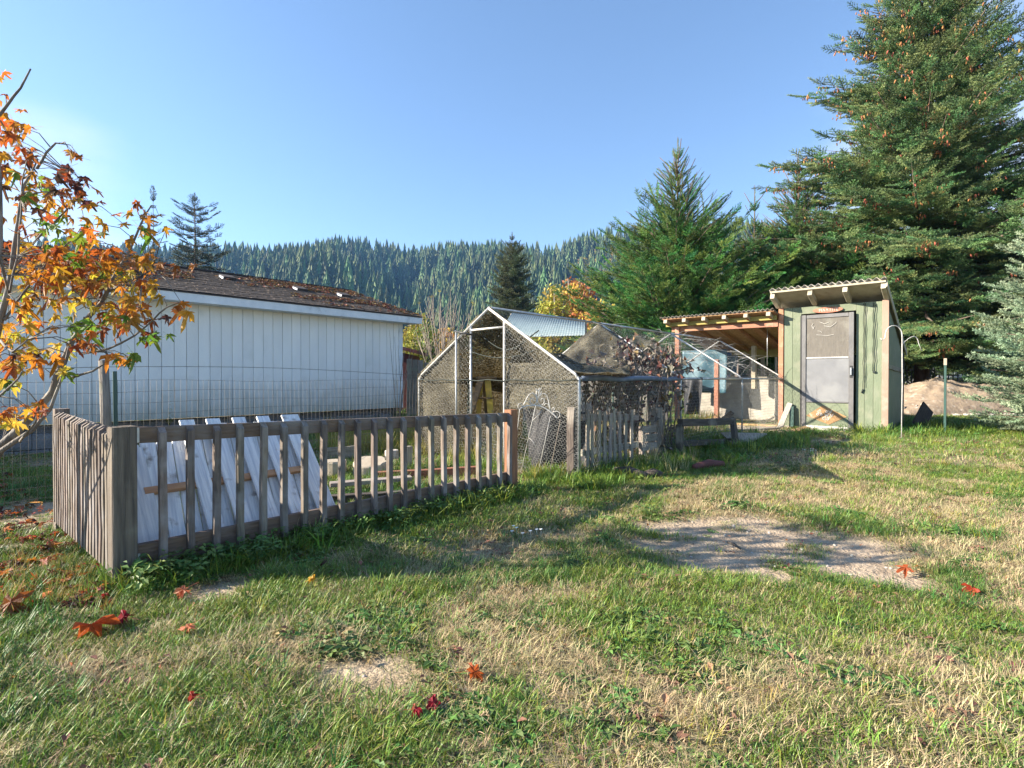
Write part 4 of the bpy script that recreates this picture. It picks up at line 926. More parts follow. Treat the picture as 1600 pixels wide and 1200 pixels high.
# things kept in the shelter
def tarp(p, w_, h, m, lab, amp=.05):
    sh = thing('hanging_tarp', p, lab, 'tarp')
    return sheet('tarp_sheet', lambda u, v: p + B*(-w_*u) + Z*(-h*v) + A*(amp*math.sin(u*9+v*2)*(.3+v)) , 22, 10, m, sh)
tp_ = W(1066, 548, 15.0); tarp(tp_, 1.22, 1.15, 'blue_tarp', 'pale blue ribbed sheet hanging at the left end of the shelter')
tp_ = W(1108, 552, 15.3); tarp(tp_, .62, .75, 'deep_blue_tarp', 'dark blue tarp folded behind the inner salmon post')
tp_ = W(1127, 556, 14.6); tarp(tp_, .42, .5, 'blue_tarp', 'small light blue cloth hung right of the inner salmon post')
tp_ = W(1066, 592, 14.7); tarp(tp_, .55, .95, 'black_sheet', 'black sheet hung low behind the front post of the shelter', .12)  # near-black sheet standing in for an unidentified dark mass
# planks strewn inside
for i, (a_, b_, lb) in enumerate(((at(1068, 664, .05), at(1118, 660, .08), 'pale plank lying on the shelter floor by the front post'), (at(1120, 668, .03), at(1150, 650, .22), 'dark branch leaning in the weeds inside the shelter'), (at(1140, 676, .04), at(1215, 671, .04), 'rough pale plank lying along the front of the shelter floor'), (at(1215, 683, .03), at(1262, 672, .05), 'narrow crooked board lying before the left foot of the shed'))):
    beam_thing('loose_plank', a_, b_, .12, .04, Vector((.3, .8, .1)), ('cut_wood', 'dark_rot_wood', 'cut_wood', 'pine_batten')[i], lb, 'plank')
# ================================================================ SHEPHERD HOOK, GREEN POST, LEANING BOARD
hb = GP(1409, 684); hk = thing('shepherd_hook', hb, 'tall thin shepherd hook pole with curved top beside the green shed', 'garden hook')
hz = EYE - (530-HOR)/F*hb.y; hr = 13/F*hb.y
arc = [hb + Vector((-hr + hr*math.cos(a_), 0, hz + hr*math.sin(a_)*1.1)) for a_ in [math.pi*k/12 for k in range(13)]]
arc += [hb + Vector((-2*hr-.01, 0, hz-.06)), hb + Vector((-2*hr-.06, 0, hz-.10)), hb + Vector((-2*hr-.09, 0, hz-.06))]
tube('pole', [hb - Z*.1] + [hb + Z*hz*.5 + Vector((.01, 0, 0))] + arc, .008, 'white_metal', hk)
a2 = [hb + Vector((.0 + .30*math.sin(k/8*1.5), 0, hz - .05 + .14*math.sin(k/8*3.0) - .12)) for k in range(9)] ; a2.append(a2[-1] + Vector((.06, 0, -.14))); tube('arm', a2, .006, 'white_metal', hk)
gp = GP(1477, 678); gpo = thing('fence_stake', gp, 'dark green metal stake with pale wooden top standing before the dirt mound', 'stake')
board('stake_shaft', gp - Z*.1, gp + Z*(EYE-(572-HOR)/F*gp.y-.06), .05, .04, A, 'tpost_green', gpo); zt_ = EYE-(572-HOR)/F*gp.y; board('stake_top', gp + Z*(zt_-.06), gp + Z*(zt_+.07), .06, .05, A, 'cut_wood', gpo)
lb0 = GP(1425, 668); props(board('leaning_board', lb0 + Vector((.05, -.1, .0)), lb0 + Vector((.45, .12, .44)), .36, .03, Vector((1, .2, -.9)), 'dark_rot_wood'), 'dark square board tilted in the shade right of the green shed', 'board')
# ================================================================ DIRT MOUND AND BACKGROUND RIGHT
mc = Vector(((1492-800)/F*17.0, 17.0, 0)); nu, nv = 60, 40; v = []; f = []
mxw, myw = 3.0, 1.6
for j in range(nv+1):
    for i in range(nu+1):
        x = -mxw + 2*mxw*i/nu; y = -myw + 2*myw*j/nv; e_ = max(0, 1 - (abs(x)/mxw)**2.4)*max(0, 1-(abs(y)/myw)**2)
        h = 1.0*e_**.75*(.86 + .28*float(fbm(np.array(x*1.3+3), np.array(y*1.2), 5, 3))) + .34*e_**.5*(float(fbm(np.array(x*3.5), np.array(y*3.5), 15, 5))-.5)
        v.append((mc.x+x, mc.y+y, .06 + h - .08*(e_ <= 0)))
f = [(j*(nu+1)+i, j*(nu+1)+i+1, (j+1)*(nu+1)+i+1, (j+1)*(nu+1)+i) for j in range(nv) for i in range(nu)]
mobj('dirt_mound', v, f, 'soil_heap', smooth=True, kind='structure')
def rockmesh(seed):
    rr = random.Random(seed); import bmesh
    bm = bmesh.new(); bmesh.ops.create_icosphere(bm, subdivisions=1, radius=.5)
    for vv in bm.verts: vv.co *= rr.uniform(.75, 1.2); vv.co.z *= .7
    me = bpy.data.meshes.new('rock'); bm.to_mesh(me); bm.free(); me.materials.append(M('stone')); return me
source_collection('rock', [rockmesh(i) for i in range(4)])
n = 420; x = rng.uniform(-2.6, 2.5, n); y = -1.25 - .5*rng.random(n) + .25*(x/2)**2
scatter('mound_rubble', np.stack([mc.x+x, mc.y+y, np.full(n, .1)+.3*rng.random(n)*(y > -1.35)], -1), rng.uniform(0, 6, (n, 3)), rng.uniform(.06, .20, n), rng.integers(0, 4, n), 'rock', kind='stuff', label='pale stones strewn along the foot of the dirt mound', cat='rubble')
n = 3200; x = rng.uniform(-4, 9, n); y = 1.5 + 11*rng.random(n)**1.5; kk = dirt(x, y) > .35
scatter('pebbles', np.stack([x, y, gnd(x, y)-.018], -1)[kk], rng.uniform(0, 6, (n, 3))[kk], (rng.uniform(.008, .03, n))[kk], rng.integers(0, 4, n)[kk], 'rock', kind='stuff', label='small pebbles on the bare soil patches', cat='pebbles')
bf0 = Vector((15.6, 25.2, 0)); bfe = Vector((23.5, 23.8, 0)); bf = thing('iron_fence', bf0, 'black rail fence standing beyond the dirt mound', 'fence')
d_ = (bfe-bf0); ld = d_.length; d_.normalize(); nn = 44
for i in range(nn):
    p = bf0 + d_*(ld*i/(nn-1)); board('rail_bar', p, p + Z*1.62, .045, .03, d_, 'black_iron', bf)
for z_ in (.3, 1.55): board('rail', bf0 + Z*z_, bfe + Z*z_, .06, .04, Z, 'black_iron', bf)
# red car and white trailer far behind the mound
def extr(name, prof, y0, y1, o, m, parent, bev=.04):
    n = len(prof); v = [Vector((o.x+a_, y0, o.z+b_)) for a_, b_ in prof] + [Vector((o.x+a_, y1, o.z+b_)) for a_, b_ in prof]
    f = [tuple(range(n)), tuple(reversed(range(n, 2*n)))] + [((i+1) % n, i, n+i, n+(i+1) % n) for i in range(n)]
    ob = mobj(name, v, f, m, parent); md = ob.modifiers.new('b', 'BEVEL'); md.width = bev; md.segments = 2; return ob
def wheel(x, y, r, parent, z0=0):
    n = 18; v = []; f = []
    for yy in (y, y+.2):
        for k in range(n): v.append((x + r*math.cos(6.283*k/n), yy, z0 + r + r*math.sin(6.283*k/n)))
    f = [tuple(range(n)), tuple(reversed(range(n, 2*n)))] + [((k+1) % n, k, n+k, n+(k+1) % n) for k in range(n)]
    w_ = mobj('wheel', v, f, 'tyre_black', parent); v2 = [(x + r*.6*math.cos(6.283*k/n), y-.012, z0 + r + r*.6*math.sin(6.283*k/n)) for k in range(n)]
    mobj('rim', v2, [tuple(range(n))], 'galvanised', w_)
co = Vector((22.6, 28.0, .1)); car = thing('parked_car', co, 'small red hatchback parked behind the black rail fence', 'car')
extr('body', [(0, .3), (0, .75), (.15, .95), (1.0, 1.0), (3.9, 1.02), (4.1, .8), (4.1, .3)], co.y, co.y+1.7, co, 'car_red', car)
extr('cabin', [(1.0, .98), (1.6, 1.45), (3.2, 1.48), (3.85, 1.0)], co.y+.12, co.y+1.58, co, 'glass_dark', car); extr('roof', [(1.55, 1.44), (1.65, 1.50), (3.15, 1.53), (3.3, 1.46)], co.y+.08, co.y+1.62, co, 'car_red', car, .02)
for x_ in (.75, 3.3): wheel(co.x+x_, co.y-.02, .31, car, .1)
to = Vector((22.5, 33, .1)); tl_ = thing('white_trailer', to, 'white caravan glimpsed through the spruce boughs behind the fence', 'trailer')
extr('body', [(0, .6), (-.1, 2.0), (.5, 2.7), (5.2, 2.7), (5.6, 1.6), (5.4, .6)], to.y, to.y+2.3, to, 'trailer_white', tl_, .1)
for x_ in (1.0, 3.2): extr('window', [(x_, 1.5), (x_, 2.2), (x_+1.0, 2.2), (x_+1.0, 1.5)], to.y-.02, to.y+.02, to, 'glass_dark', tl_, .01)
wheel(to.x+2.7, to.y-.02, .35, tl_, .1)
bb = GP(1582, 632); props(mobj('blue_bucket', *tube_geo([bb, bb+Z*.12, bb+Z*.3], [.11, .13, .15], 14), 'blue_plastic', smooth=True), 'small blue bucket under the pale spruce at the end of the dirt mound', 'bucket')
# ================================================================ BACKGROUND BOARD FENCE, MAROON SHED, PALE ROOF
q0 = W(636, 600, 14.2); q1 = W(1048, 600, 13.2); q0.z = q1.z = 0
bf = thing('board_fence', q0, 'weathered grey vertical board fence standing behind the chicken run', 'fence'); d_ = (q1-q0); ld = d_.length; d_.normalize(); nn = int(ld/.15)
for i in range(nn):
    p = q0 + d_*(i+.5)*.15; h = 1.62 + random.uniform(-.05, .05) + .12*(i/nn > .55); board('fence_board', p, p + Z*h + d_*random.uniform(-.015, .015), .138, .022, d_, 'old_grey_wood', bf, vary=.02)
for z_ in (.4, 1.4): board('rail', q0 + Z*z_ + Vector((0, .05, 0)), q1 + Z*z_ + Vector((0, .05, 0)), .09, .04, Z, 'old_grey_wood', bf)
ms = W(628, 600, 17.5); ms.z = 0; msd = thing('maroon_shed', ms, 'small dark maroon outbuilding behind the corner of the white building', 'shed')
poly('wall', [ms+Vector((-1.6, 0, 0)), ms+Vector((.22, 0, 0)), ms+Vector((.22, 0, 1.95)), ms+Vector((-1.6, 0, 2.3))], 2.0, Vector((0, 1, 0)), 'maroon_paint', msd)
poly('roof', [ms+Vector((-1.7, -.3, 2.52)), ms+Vector((.52, -.3, 1.95)), ms+Vector((.52, -.3, 2.06)), ms+Vector((-1.7, -.3, 2.62))], 2.5, Vector((0, 1, 0)), 'maroon_paint', msd)
# pale metal roof of a carport behind the run
pr0 = W(800, 489, 19.0); pr1 = W(914, 502, 17.2); pr2 = W(914, 524, 15.8); pr3 = W(775, 528, 17.2)
cp = thing('metal_canopy', Vector((pr0.x, pr0.y, .08)), 'pale blue metal canopy roof seen over the chicken run ridge', 'canopy')
def prf(u, a): return pr0.lerp(pr1, u/4.0).lerp(pr3.lerp(pr2, u/4.0), a/3.0)
corr('canopy_roof', prf, 4.0, 3.0, .12, .005, 'pale_roof', cp, 0)
for q_ in (pr0, pr1, pr2, pr3): board('post', Vector((q_.x, q_.y, .0)), q_ - Z*.03, .09, .09, A, 'old_grey_wood', cp)
board('ridge_beam', pr0 - Z*.06, pr1 - Z*.06, .09, .05, Z, 'dark_rot_wood', cp)
# ================================================================ CONIFERS
def spray(seed, m, needle=.09, wid=.028, nside=9, curve=.06, flat=1.0, dens=26):
    """unit length needle-covered bough tip along +X"""
    rr = random.Random(seed); v = []; f = []
    def twig(o, d, L, k):
        d = d.normalized(); s = d.cross(Vector((0, 0, 1))).normalized(); u = s.cross(d)
        n = max(3, int(dens*L*k)); 
        # twig core
        q = len(v); w = .010
        v.extend([o - s*w, o + s*w, o + d*L]); f.append((q, q+1, q+2))
        for i in range(n):
            t = (i+.5)/n; p = o + d*(L*t); 
            an = rr.uniform(0, 6.283); side = s*math.cos(an) + u*math.sin(an)*flat
            nd = (side + d*rr.uniform(.45, .9)).normalized()*needle*rr.uniform(.7, 1.15)*(1 if t < .85 else .8)
            w_ = nd.cross(Vector((rr.uniform(-1, 1), rr.uniform(-1, 1), rr.uniform(-1, 1)))).normalized()*wid*.5
            q = len(v); v.extend([p - w_, p + w_, p + nd]); f.append((q, q+1, q+2))
    prev = Vector((0, 0, 0)); 
    for i in range(4):
        d = Vector((1, rr.uniform(-.08, .08), curve*(i-1.2))); twig(prev, d, .25, 3.2); prev = prev + d.normalized()*.25
    for i in range(nside):
        t = .08 + .82*i/nside; sg = 1 if i % 2 else -1
        L = (.46*(1-t)+.10)*rr.uniform(.8, 1.15); a_ = R(rr.uniform(38, 58))*sg
        twig(Vector((t, 0, curve*(t-.5)*t*2)), Vector((math.cos(a_), math.sin(a_), rr.uniform(-.1, .18))), L, 3.0)
    return mesh_from('spray', v, f, m)
def brush(seed, m):
    rr = random.Random(seed); v = []; f = []; n = 110
    for i in range(n):
        t = i/n; d = Vector((rr.uniform(.4, .8), math.cos(i*2.4), math.sin(i*2.4))).normalized()*rr.uniform(.07, .10)*(1 if t < .9 else .6); p = Vector((t, .015*math.sin(t*5), .10*t*t)); w_ = d.cross(Vector((rr.uniform(-1, 1), rr.uniform(-1, 1), rr.uniform(-1, 1)))).normalized()*.014; q = len(v); v.extend([p - w_, p + w_, p + d]); f.append((q, q+1, q+2))
    return mesh_from('brush', v, f, m)
for key, mm in (('fir', 'needles_green'), ('spruce', 'needles_blue'), ('silver', 'needles_silver'), ('olive', 'needles_olive'), ('dark', 'needles_dark')):
    source_collection(key, [spray(100+i, mm) for i in range(4)] + [brush(200+i, mm) for i in range(2)])
def conemesh(seed):
    v, f = tube_geo([(0, 0, 0), (0, 0, -.25), (0, 0, -.7), (0, 0, -1)], [.08, .2, .17, .04], 6); return mesh_from('cone', v, f, 'cone_brown', True)
source_collection('cone', [conemesh(i) for i in range(2)])
def conifer(name, base, H, rad, key, label, cat, n_whorl, per, seed, z0=.3, tip=.3, shape=.8, up0=25, up1=-8, sp=.5, step=.17, group=None, cones=0, leader=.6, jag=.25, bark='bark_rough', tr=.14, barb=0):
    rg = random.Random(seed); root = thing(name, base, label, cat, group)
    b = Vector(base)
    v, f = tube_geo([b - Z*.1, b + Z*H*.3, b + Z*H*.7, b + Z*H*(1-.0)], [tr, tr*.75, tr*.35, .012], 8); mobj('trunk', v, f, bark, root, smooth=True)
    pos = []; rot = []; scl = []; cp = []; limbs = []; pk = []
    def sync():
        while len(pk) < len(pos): pk.append(rg.randrange(4))
    for w in range(n_whorl):
        k = (w + rg.uniform(-.3, .3))/n_whorl; k = max(0, min(.995, k)); h = z0 + (H-leader-z0)*k
        Lm = rad*((1-k)**shape)*(1 - .25*max(0, .12-k)/.12) + .12
        up = R(up1 + (up0-up1)*k**1.3)
        n_ = max(4, int(per*(1-.45*k)))
        ph = rg.uniform(0, 6.28)
        for j in range(n_):
            az = ph + 6.283*j/n_ + rg.uniform(-.25, .25); L = Lm*rg.uniform(1-jag, 1+jag*.7); e_ = up + R(rg.uniform(-9, 9))
            d = Vector((math.cos(az)*math.cos(e_), math.sin(az)*math.cos(e_), math.sin(e_))); o = b + Z*h
            side = Vector((-math.sin(az), math.cos(az), 0))
            pts = [o, o + d*L*.5 - Z*.03*L, o + d*L*.95]
            if L > .5: limbs.append((pts, [.012 + .010*L, .008+.006*L, .004]))
            if barb and k > .60 + rg.uniform(-.08, .05):
                if rg.random() < .45: continue
                L *= 1.05 - .3*(k-.6); e3 = R(rg.uniform(34, 58)); d = Vector((math.cos(az)*math.cos(e3), math.sin(az)*math.cos(e3), math.sin(e3)))
                sync(); nq = max(1, int(L/.42))
                for q in range(nq):
                    pos.append(o + d*(L*q/nq)); rot.append((rg.uniform(0, 6), -e3, az)); scl.append(L/nq*1.25); pk.append(4 + rg.randrange(2))
                    if q < nq-1 or nq == 1:
                        for sg in (-1, 1): pos.append(o + d*(L*(q+.5)/nq)); rot.append((rg.uniform(0, 6), -e3, az + sg*R(38))); scl.append(L*.34); pk.append(4 + rg.randrange(2))
                limbs.append(([o, o + d*L*.6, o + d*L*1.1], [.02, .013, .008])); continue
            ns = max(2, int(L/step))
            for i in range(ns+1):
                t = .15 + .85*i/ns; p = o + d*(L*t) - Z*(.10*L*math.sin(t*2.6)*.5); sg = 1 if i % 2 else -1
                wd = .42*L*(1-t)*rg.uniform(.5, 1.2) if L > 1.2 else 0
                if i == ns: a2 = az; s_ = sp*rg.uniform(.9, 1.2); e2 = e_ + R(rg.uniform(2, 14))
                else: a2 = az + sg*R(rg.uniform(30, 62)); s_ = sp*rg.uniform(.75, 1.15)*(.75 if L < .7 else 1); e2 = e_ + R(rg.uniform(-14, 14))
                s_ = min(s_, L*.9+.08)
                m_ = 1 + (1 if wd > .25 else 0) + (1 if wd > .6 else 0)
                for q in range(m_):
                    pp = p + side*(sg*wd*q/max(1, m_)) + d*(wd*.5*q/max(1, m_)) + Z*rg.uniform(-.06, .06)
                    pos.append(pp); rot.append((rg.uniform(-.5, .5), -e2, a2 + rg.uniform(-.2, .2))); scl.append(s_)
                if cones and t > .55 and rg.random() < cones*(.15 + 1.1*k): cp.append(p - Z*.03 + side*rg.uniform(-.15, .15))
    for i in range(5):
        a_ = i*1.26+1; pos.append(b + Z*(H-leader)); rot.append((0, -R(62), a_)); scl.append(min(sp, leader*.7))
    for q in range(3 if barb else 1): pos.append(b + Z*(H-leader*(.9-.25*q))); rot.append((0, -R(88), 0)); scl.append(.32 if barb else leader*.95)
    sync(); scatter('crown', pos, rot, scl, pk, key, root)
    for i in range(barb):      # long bare shoots round the top
        h = H - leader*rg.uniform(.35, 1.35) - .12*i; a_ = rg.uniform(0, 6.28); e_ = R(rg.uniform(35, 62)); L = rg.uniform(.5, 1.0)*(1 + .06*i)
        d = Vector((math.cos(a_)*math.cos(e_), math.sin(a_)*math.cos(e_), math.sin(e_))); o = b + Z*h; limbs.append(([o, o + d*L*.5 - Z*.03, o + d*L + Z*.10], [.022, .017, .012]))
        for q in range(5): pos.append(o + d*L*(.1+.18*q)); rot.append((rg.uniform(-1, 1), -e_, a_ + rg.uniform(-.2, .2))); scl.append(.20)
    if limbs: tubes('limbs', limbs[-900:], bark, root, 4, kind='stuff')
    if cp: 
        ex = [c + Vector((rg.uniform(-.16, .16), rg.uniform(-.16, .16), rg.uniform(-.12, .03))) for c in cp for _ in range(rg.choice([1, 3, 6]))]
        scatter('cones', ex, [(rg.uniform(-.4, .4), rg.uniform(-.4, .4), 0) for _ in ex], [rg.uniform(.09, .14) for _ in ex], [rg.randrange(2) for _ in ex], 'cone', root)
    return root
def XY(px, Y, z=.05): return ((px-800)/F*Y, Y, z)
def ZZ_(py, Y): return EYE - (py-HOR)/F*Y
conifer('spruce_tree', XY(1440, 20.5), 16.6, 6.3, 'spruce', 'tall broad blue-green spruce laden with orange brown cones behind the green shed', 'spruce tree', 42, 12, 3, z0=2.0, shape=.58, up0=30, up1=-6, sp=.62, step=.21, cones=.55, jag=.46, tr=.26)
conifer('fir_tree', XY(1058, 21.5), ZZ_(218, 21.5), 5.0, 'fir', 'bushy green fir with bare pointed leader rising behind the open shelter', 'fir tree', 34, 13, 4, z0=.6, shape=.86, up0=50, up1=16, sp=.52, step=.19, jag=.34, leader=.9, barb=9)
conifer('fir_tree', XY(1246, 23.0), ZZ_(240, 23.0), 4.3, 'fir', 'green fir with thin spindly leader between the bushy fir and the tall spruce', 'fir tree', 34, 12, 5, z0=.6, shape=.66, up0=50, up1=14, sp=.55, step=.2, jag=.34, leader=1.3, barb=6)
conifer('fir_tree', XY(1178, 24.5), ZZ_(292, 24.5), 2.4, 'fir', 'slim fir with long bare leader showing in the gap right of the bushy fir', 'fir tree', 22, 8, 6, z0=.6, shape=.72, up0=45, up1=14, sp=.5, step=.22, jag=.2, leader=1.2, barb=3)
conifer('spruce_tree', XY(1712, 9.7, .08), 4.9, 1.62, 'silver', 'small silvery spruce with low boughs sweeping the lawn at the edge of the garden', 'spruce tree', 30, 11, 8, z0=.12, shape=.55, up0=35, up1=8, sp=.40, step=.13, jag=.2, leader=.4, tr=.07)
conifer('spruce_tree', XY(1600, 26.0), 10.5, 3.5, 'spruce', 'dark spruce standing further back right of the tall coned spruce', 'spruce tree', 26, 9, 18, z0=.8, shape=.7, up0=30, up1=0, sp=.7, step=.3, jag=.2, tr=.2)
conifer('conifer_tree', XY(800, 62), ZZ_(364, 62), 3.0, 'olive', 'dense olive green conifer standing alone in front of the forested hill', 'conifer', 34, 11, 9, z0=1, shape=.60, up0=35, up1=5, sp=1.15, step=.42, jag=.3, leader=1.0, tr=.3)
conifer('conifer_tree', XY(306, 48), ZZ_(303, 48), 3.0, 'dark', 'sparse dark conifer with open branches above the shingle roof', 'conifer', 20, 7, 10, z0=4, shape=.42, up0=30, up1=-6, sp=.95, step=.55, jag=.35, leader=.8, tr=.22)
conifer('conifer_tree', XY(241, 55), ZZ_(292, 55), 1.2, 'dark', 'thin bare-topped young conifer left of the sparse dark conifer', 'conifer', 12, 4, 13, z0=9, shape=.9, up0=40, up1=10, sp=.6, step=.6, jag=.3, leader=1.6, tr=.12)
# ================================================================ SHRUBS
def clump(seed, m, n=26, s=.12):
    rr = random.Random(seed); v = []; f = []
    for _ in range(n):
        d = Vector((rr.gauss(0, 1), rr.gauss(0, 1), rr.gauss(0, 1))).normalized()*rr.uniform(.2, .55); a_ = Vector((rr.uniform(-1, 1), rr.uniform(-1, 1), rr.uniform(-1, 1))).normalized()*s; b_ = a_.cross(d).normalized()*s*.6
        q = len(v); v.extend([d - a_, d - b_, d + a_, d + b_]); f.append((q, q+1, q+2, q+3))
    return mesh_from('leafclump', v, f, m)
for k_ in ('shrub_yellow', 'shrub_orange', 'shrub_green'): source_collection(k_, [clump(i, k_) for i in range(3)])
def shrub(base, H, rad, key, label, n, seed, cat='shrub', name='autumn_shrub', group=None):
    rg = random.Random(seed); root = thing(name, base, label, cat, group); b = Vector(base); pos = []; stems = []
    for i in range(7):
        a_ = rg.uniform(0, 6.28); t_ = b + Vector((math.cos(a_)*rad*.6, math.sin(a_)*rad*.6, H*rg.uniform(.6, .95))); stems.append(([b, b.lerp(t_, .5) + Z*H*.1, t_], [.02*H, .012*H, .004*H]))
    for i in range(n):
        a_ = rg.uniform(0, 6.28); r_ = rad*rg.random()**.5; h = H*(.1 + .9*rg.random()*(1-(r_/rad)**2*.6)); pos.append(b + Vector((r_*math.cos(a_), r_*math.sin(a_), h)))
    tubes('stems', stems, 'vine_wood', root, 5)
    scatter('foliage', pos, [(rg.uniform(0, 6), rg.uniform(0, 6), rg.uniform(0, 6)) for _ in pos], [rg.uniform(.35, .7)*H*.28 for _ in pos], [rg.randrange(3) for _ in pos], key, root)
for i, (px_, Y_, pt, rad_, key, lb) in enumerate((
        (640, 24, 515, .75, 'shrub_yellow', 'yellow-leaved shrub right beside the white building corner'),
        (668, 30, 508, 1.2, 'shrub_green', 'green shrub behind the yellow shrub near the maroon outbuilding'),
        (700, 34, 512, 1.5, 'shrub_orange', 'low orange and gold shrub below the bare twiggy bush'),
        (655, 45, 490, 1.6, 'shrub_yellow', 'pale golden tree far behind the maroon outbuilding'),
        (740, 40, 505, 1.8, 'shrub_green', 'low green bush just left of the run ridge far behind'),
        (868, 58, 452, 2.4, 'shrub_yellow', 'golden tree right of the olive green conifer'),
        (900, 70, 430, 3.2, 'shrub_orange', 'orange autumn tree nearest the bushy fir'),
        (850, 80, 470, 2.4, 'shrub_green', 'green bush between the olive conifer and the golden tree'),
        (935, 52, 470, 2.0, 'shrub_orange', 'low rust-coloured tree partly hidden by the bushy fir'),
        (1390, 27, 500, 2.0, 'shrub_green', 'green shrub filling the gap behind the shed roof corner'),
        (1545, 30, 560, 1.2, 'shrub_orange', 'orange-leaved bush glimpsed above the dirt mound'))):
    b_ = XY(px_, Y_); shrub(b_, ZZ_(pt, Y_), rad_, key, lb, 330 if Y_ < 50 else 420, 50+i)
# bare twiggy bush
rg = random.Random(21); bb = Vector(XY(694, 17.0)); bt = thing('bare_bush', bb, 'bare twiggy leafless bush rising left of the chicken run', 'bush'); lst = []; lv = []
for i in range(30):
    px_ = rg.uniform(645, 752); py_ = rg.uniform(448, 525) + abs(px_-705)*.35; t_ = W(px_, py_, 17 + rg.uniform(-.8, .8)); m_ = bb.lerp(t_, .5) + Vector((rg.uniform(-.15, .15), 0, .1)); lst.append(([bb + Z*.3, m_, t_], [.022, .014, .004]))
    for j in range(3):
        s_ = m_.lerp(t_, rg.uniform(.1, .8)); lst.append(([s_, s_ + Vector((rg.uniform(-.35, .35), rg.uniform(-.2, .2), rg.uniform(.25, .7)))], [.008, .003]))
    if i % 3 == 0: lv.append(t_)
tubes('branches', lst, 'vine_wood', bt, 4)
scatter('last_leaves', lv, [(0, 0, rg.uniform(0, 6)) for _ in lv], [.12]*len(lv), [0]*len(lv), 'shrub_yellow', bt)
# thin twigs growing up by the wire fence corner of the house
rg = random.Random(31); bb = Vector(XY(622, 11.5, .06)); bt = thing('twiggy_sapling', bb, 'thin leafless sapling before the right corner of the white building', 'sapling'); lst = []
for i in range(9):
    px_ = rg.uniform(608, 650); py_ = rg.uniform(505, 600); t_ = W(px_, py_, 11.5); lst.append(([bb, bb.lerp(t_, .5) + Vector((rg.uniform(-.06, .06), 0, .05)), t_], [.008, .006, .002]))
tubes('branches', lst, 'vine_wood', bt, 4)
# ================================================================ DEAD VINES over the run
rg = random.Random(41)
vb0 = RP(.75, .25); vn_ = thing('dead_vine', RP(.6, .3), 'tangle of withered dark vines filling the middle of the chicken run', 'vine'); lst = []; pos = []; 
def vp_(px, py, Y): return W(px, py, Y)
for i in range(46):
    px_ = rg.uniform(925, 1050); Y_ = rg.uniform(7.6, 9.6); top = 528 + .22*abs(px_-985) + rg.uniform(0, 40)
    p = vp_(px_, 690, Y_); p.z = .03; t_ = vp_(px_ + rg.uniform(-20, 20), top, Y_ + rg.uniform(-.3, .3)); m_ = p.lerp(t_, .5) + Vector((rg.uniform(-.2, .2), rg.uniform(-.2, .2), 0)); e_ = t_ + Vector((rg.uniform(-.4, .4), rg.uniform(-.3, .3), -rg.uniform(.1, .5)))
    lst.append(([p, m_, t_, e_], [.013, .010, .008, .003]))
    for j in range(34):
        k = rg.random(); a_, b_ = ((m_, t_) if rg.random() < .6 else (t_, e_)) if rg.random() < .8 else (p, m_); pos.append(a_.lerp(b_, k) + Vector((rg.gauss(0, .09), rg.gauss(0, .09), rg.gauss(0, .07))))
tubes('stems', lst, 'vine_wood', vn_, 5)
source_collection('vineleaf', [leafbit(60+i, mm, 1, 1, 1.2) for i, mm in enumerate(['dead_leaf_grey', 'dead_leaf_grey', 'litter_brown', 'vine_red_leaf'])])
scatter('leaves', pos, [(rg.uniform(0, 6), rg.uniform(0, 6), rg.uniform(0, 6)) for _ in pos], [rg.uniform(.07, .14) for _ in pos], [rg.choice([0, 0, 0, 1, 1, 1, 2, 2, 0, 1, 3]) for _ in pos], 'vineleaf', vn_)
rv = thing('red_leaved_vine', RP(1.9, .45), 'wiry vine with small red leaves climbing inside the run beside the salmon post', 'vine'); lst = []; pos = []
for i in range(12):
    Y_ = rg.uniform(8.6, 9.8); p = vp_(rg.uniform(1000, 1040), 680, Y_); p.z = .03; t_ = vp_(rg.uniform(1010, 1050), rg.uniform(520, 570), Y_); lst.append(([p, p.lerp(t_, .5) + Vector((rg.uniform(-.1, .1), 0, 0)), t_], [.009, .007, .003]))
    for j in range(14): pos.append(p.lerp(t_, rg.uniform(.4, 1)) + Vector((rg.gauss(0, .08), rg.gauss(0, .08), rg.gauss(0, .05))))
tubes('stems', lst, 'vine_wood', rv, 5); scatter('leaves', pos, [(rg.uniform(0, 6), rg.uniform(0, 6), rg.uniform(0, 6)) for _ in pos], [rg.uniform(.06, .12) for _ in pos], [rg.choice([3, 0, 1, 0, 2]) for _ in pos], 'vineleaf', rv)
# loose wiry strands over the back net
lst = []
for i in range(130):
    t_ = rg.uniform(.9, 2.9); w_ = rg.uniform(.1, .55); a_ = RP(t_, w_, zroof(w_)+.03); d_ = Vector((rg.uniform(-.2, .7), rg.uniform(-.1, .4), rg.uniform(-.35, .12)))
    lst.append(([a_, a_ + d_*.5 + Z*.04, a_ + d_], [.004, .003, .002]))
tubes('dry_strands', lst, 'net_wire', run, 3, kind='stuff')
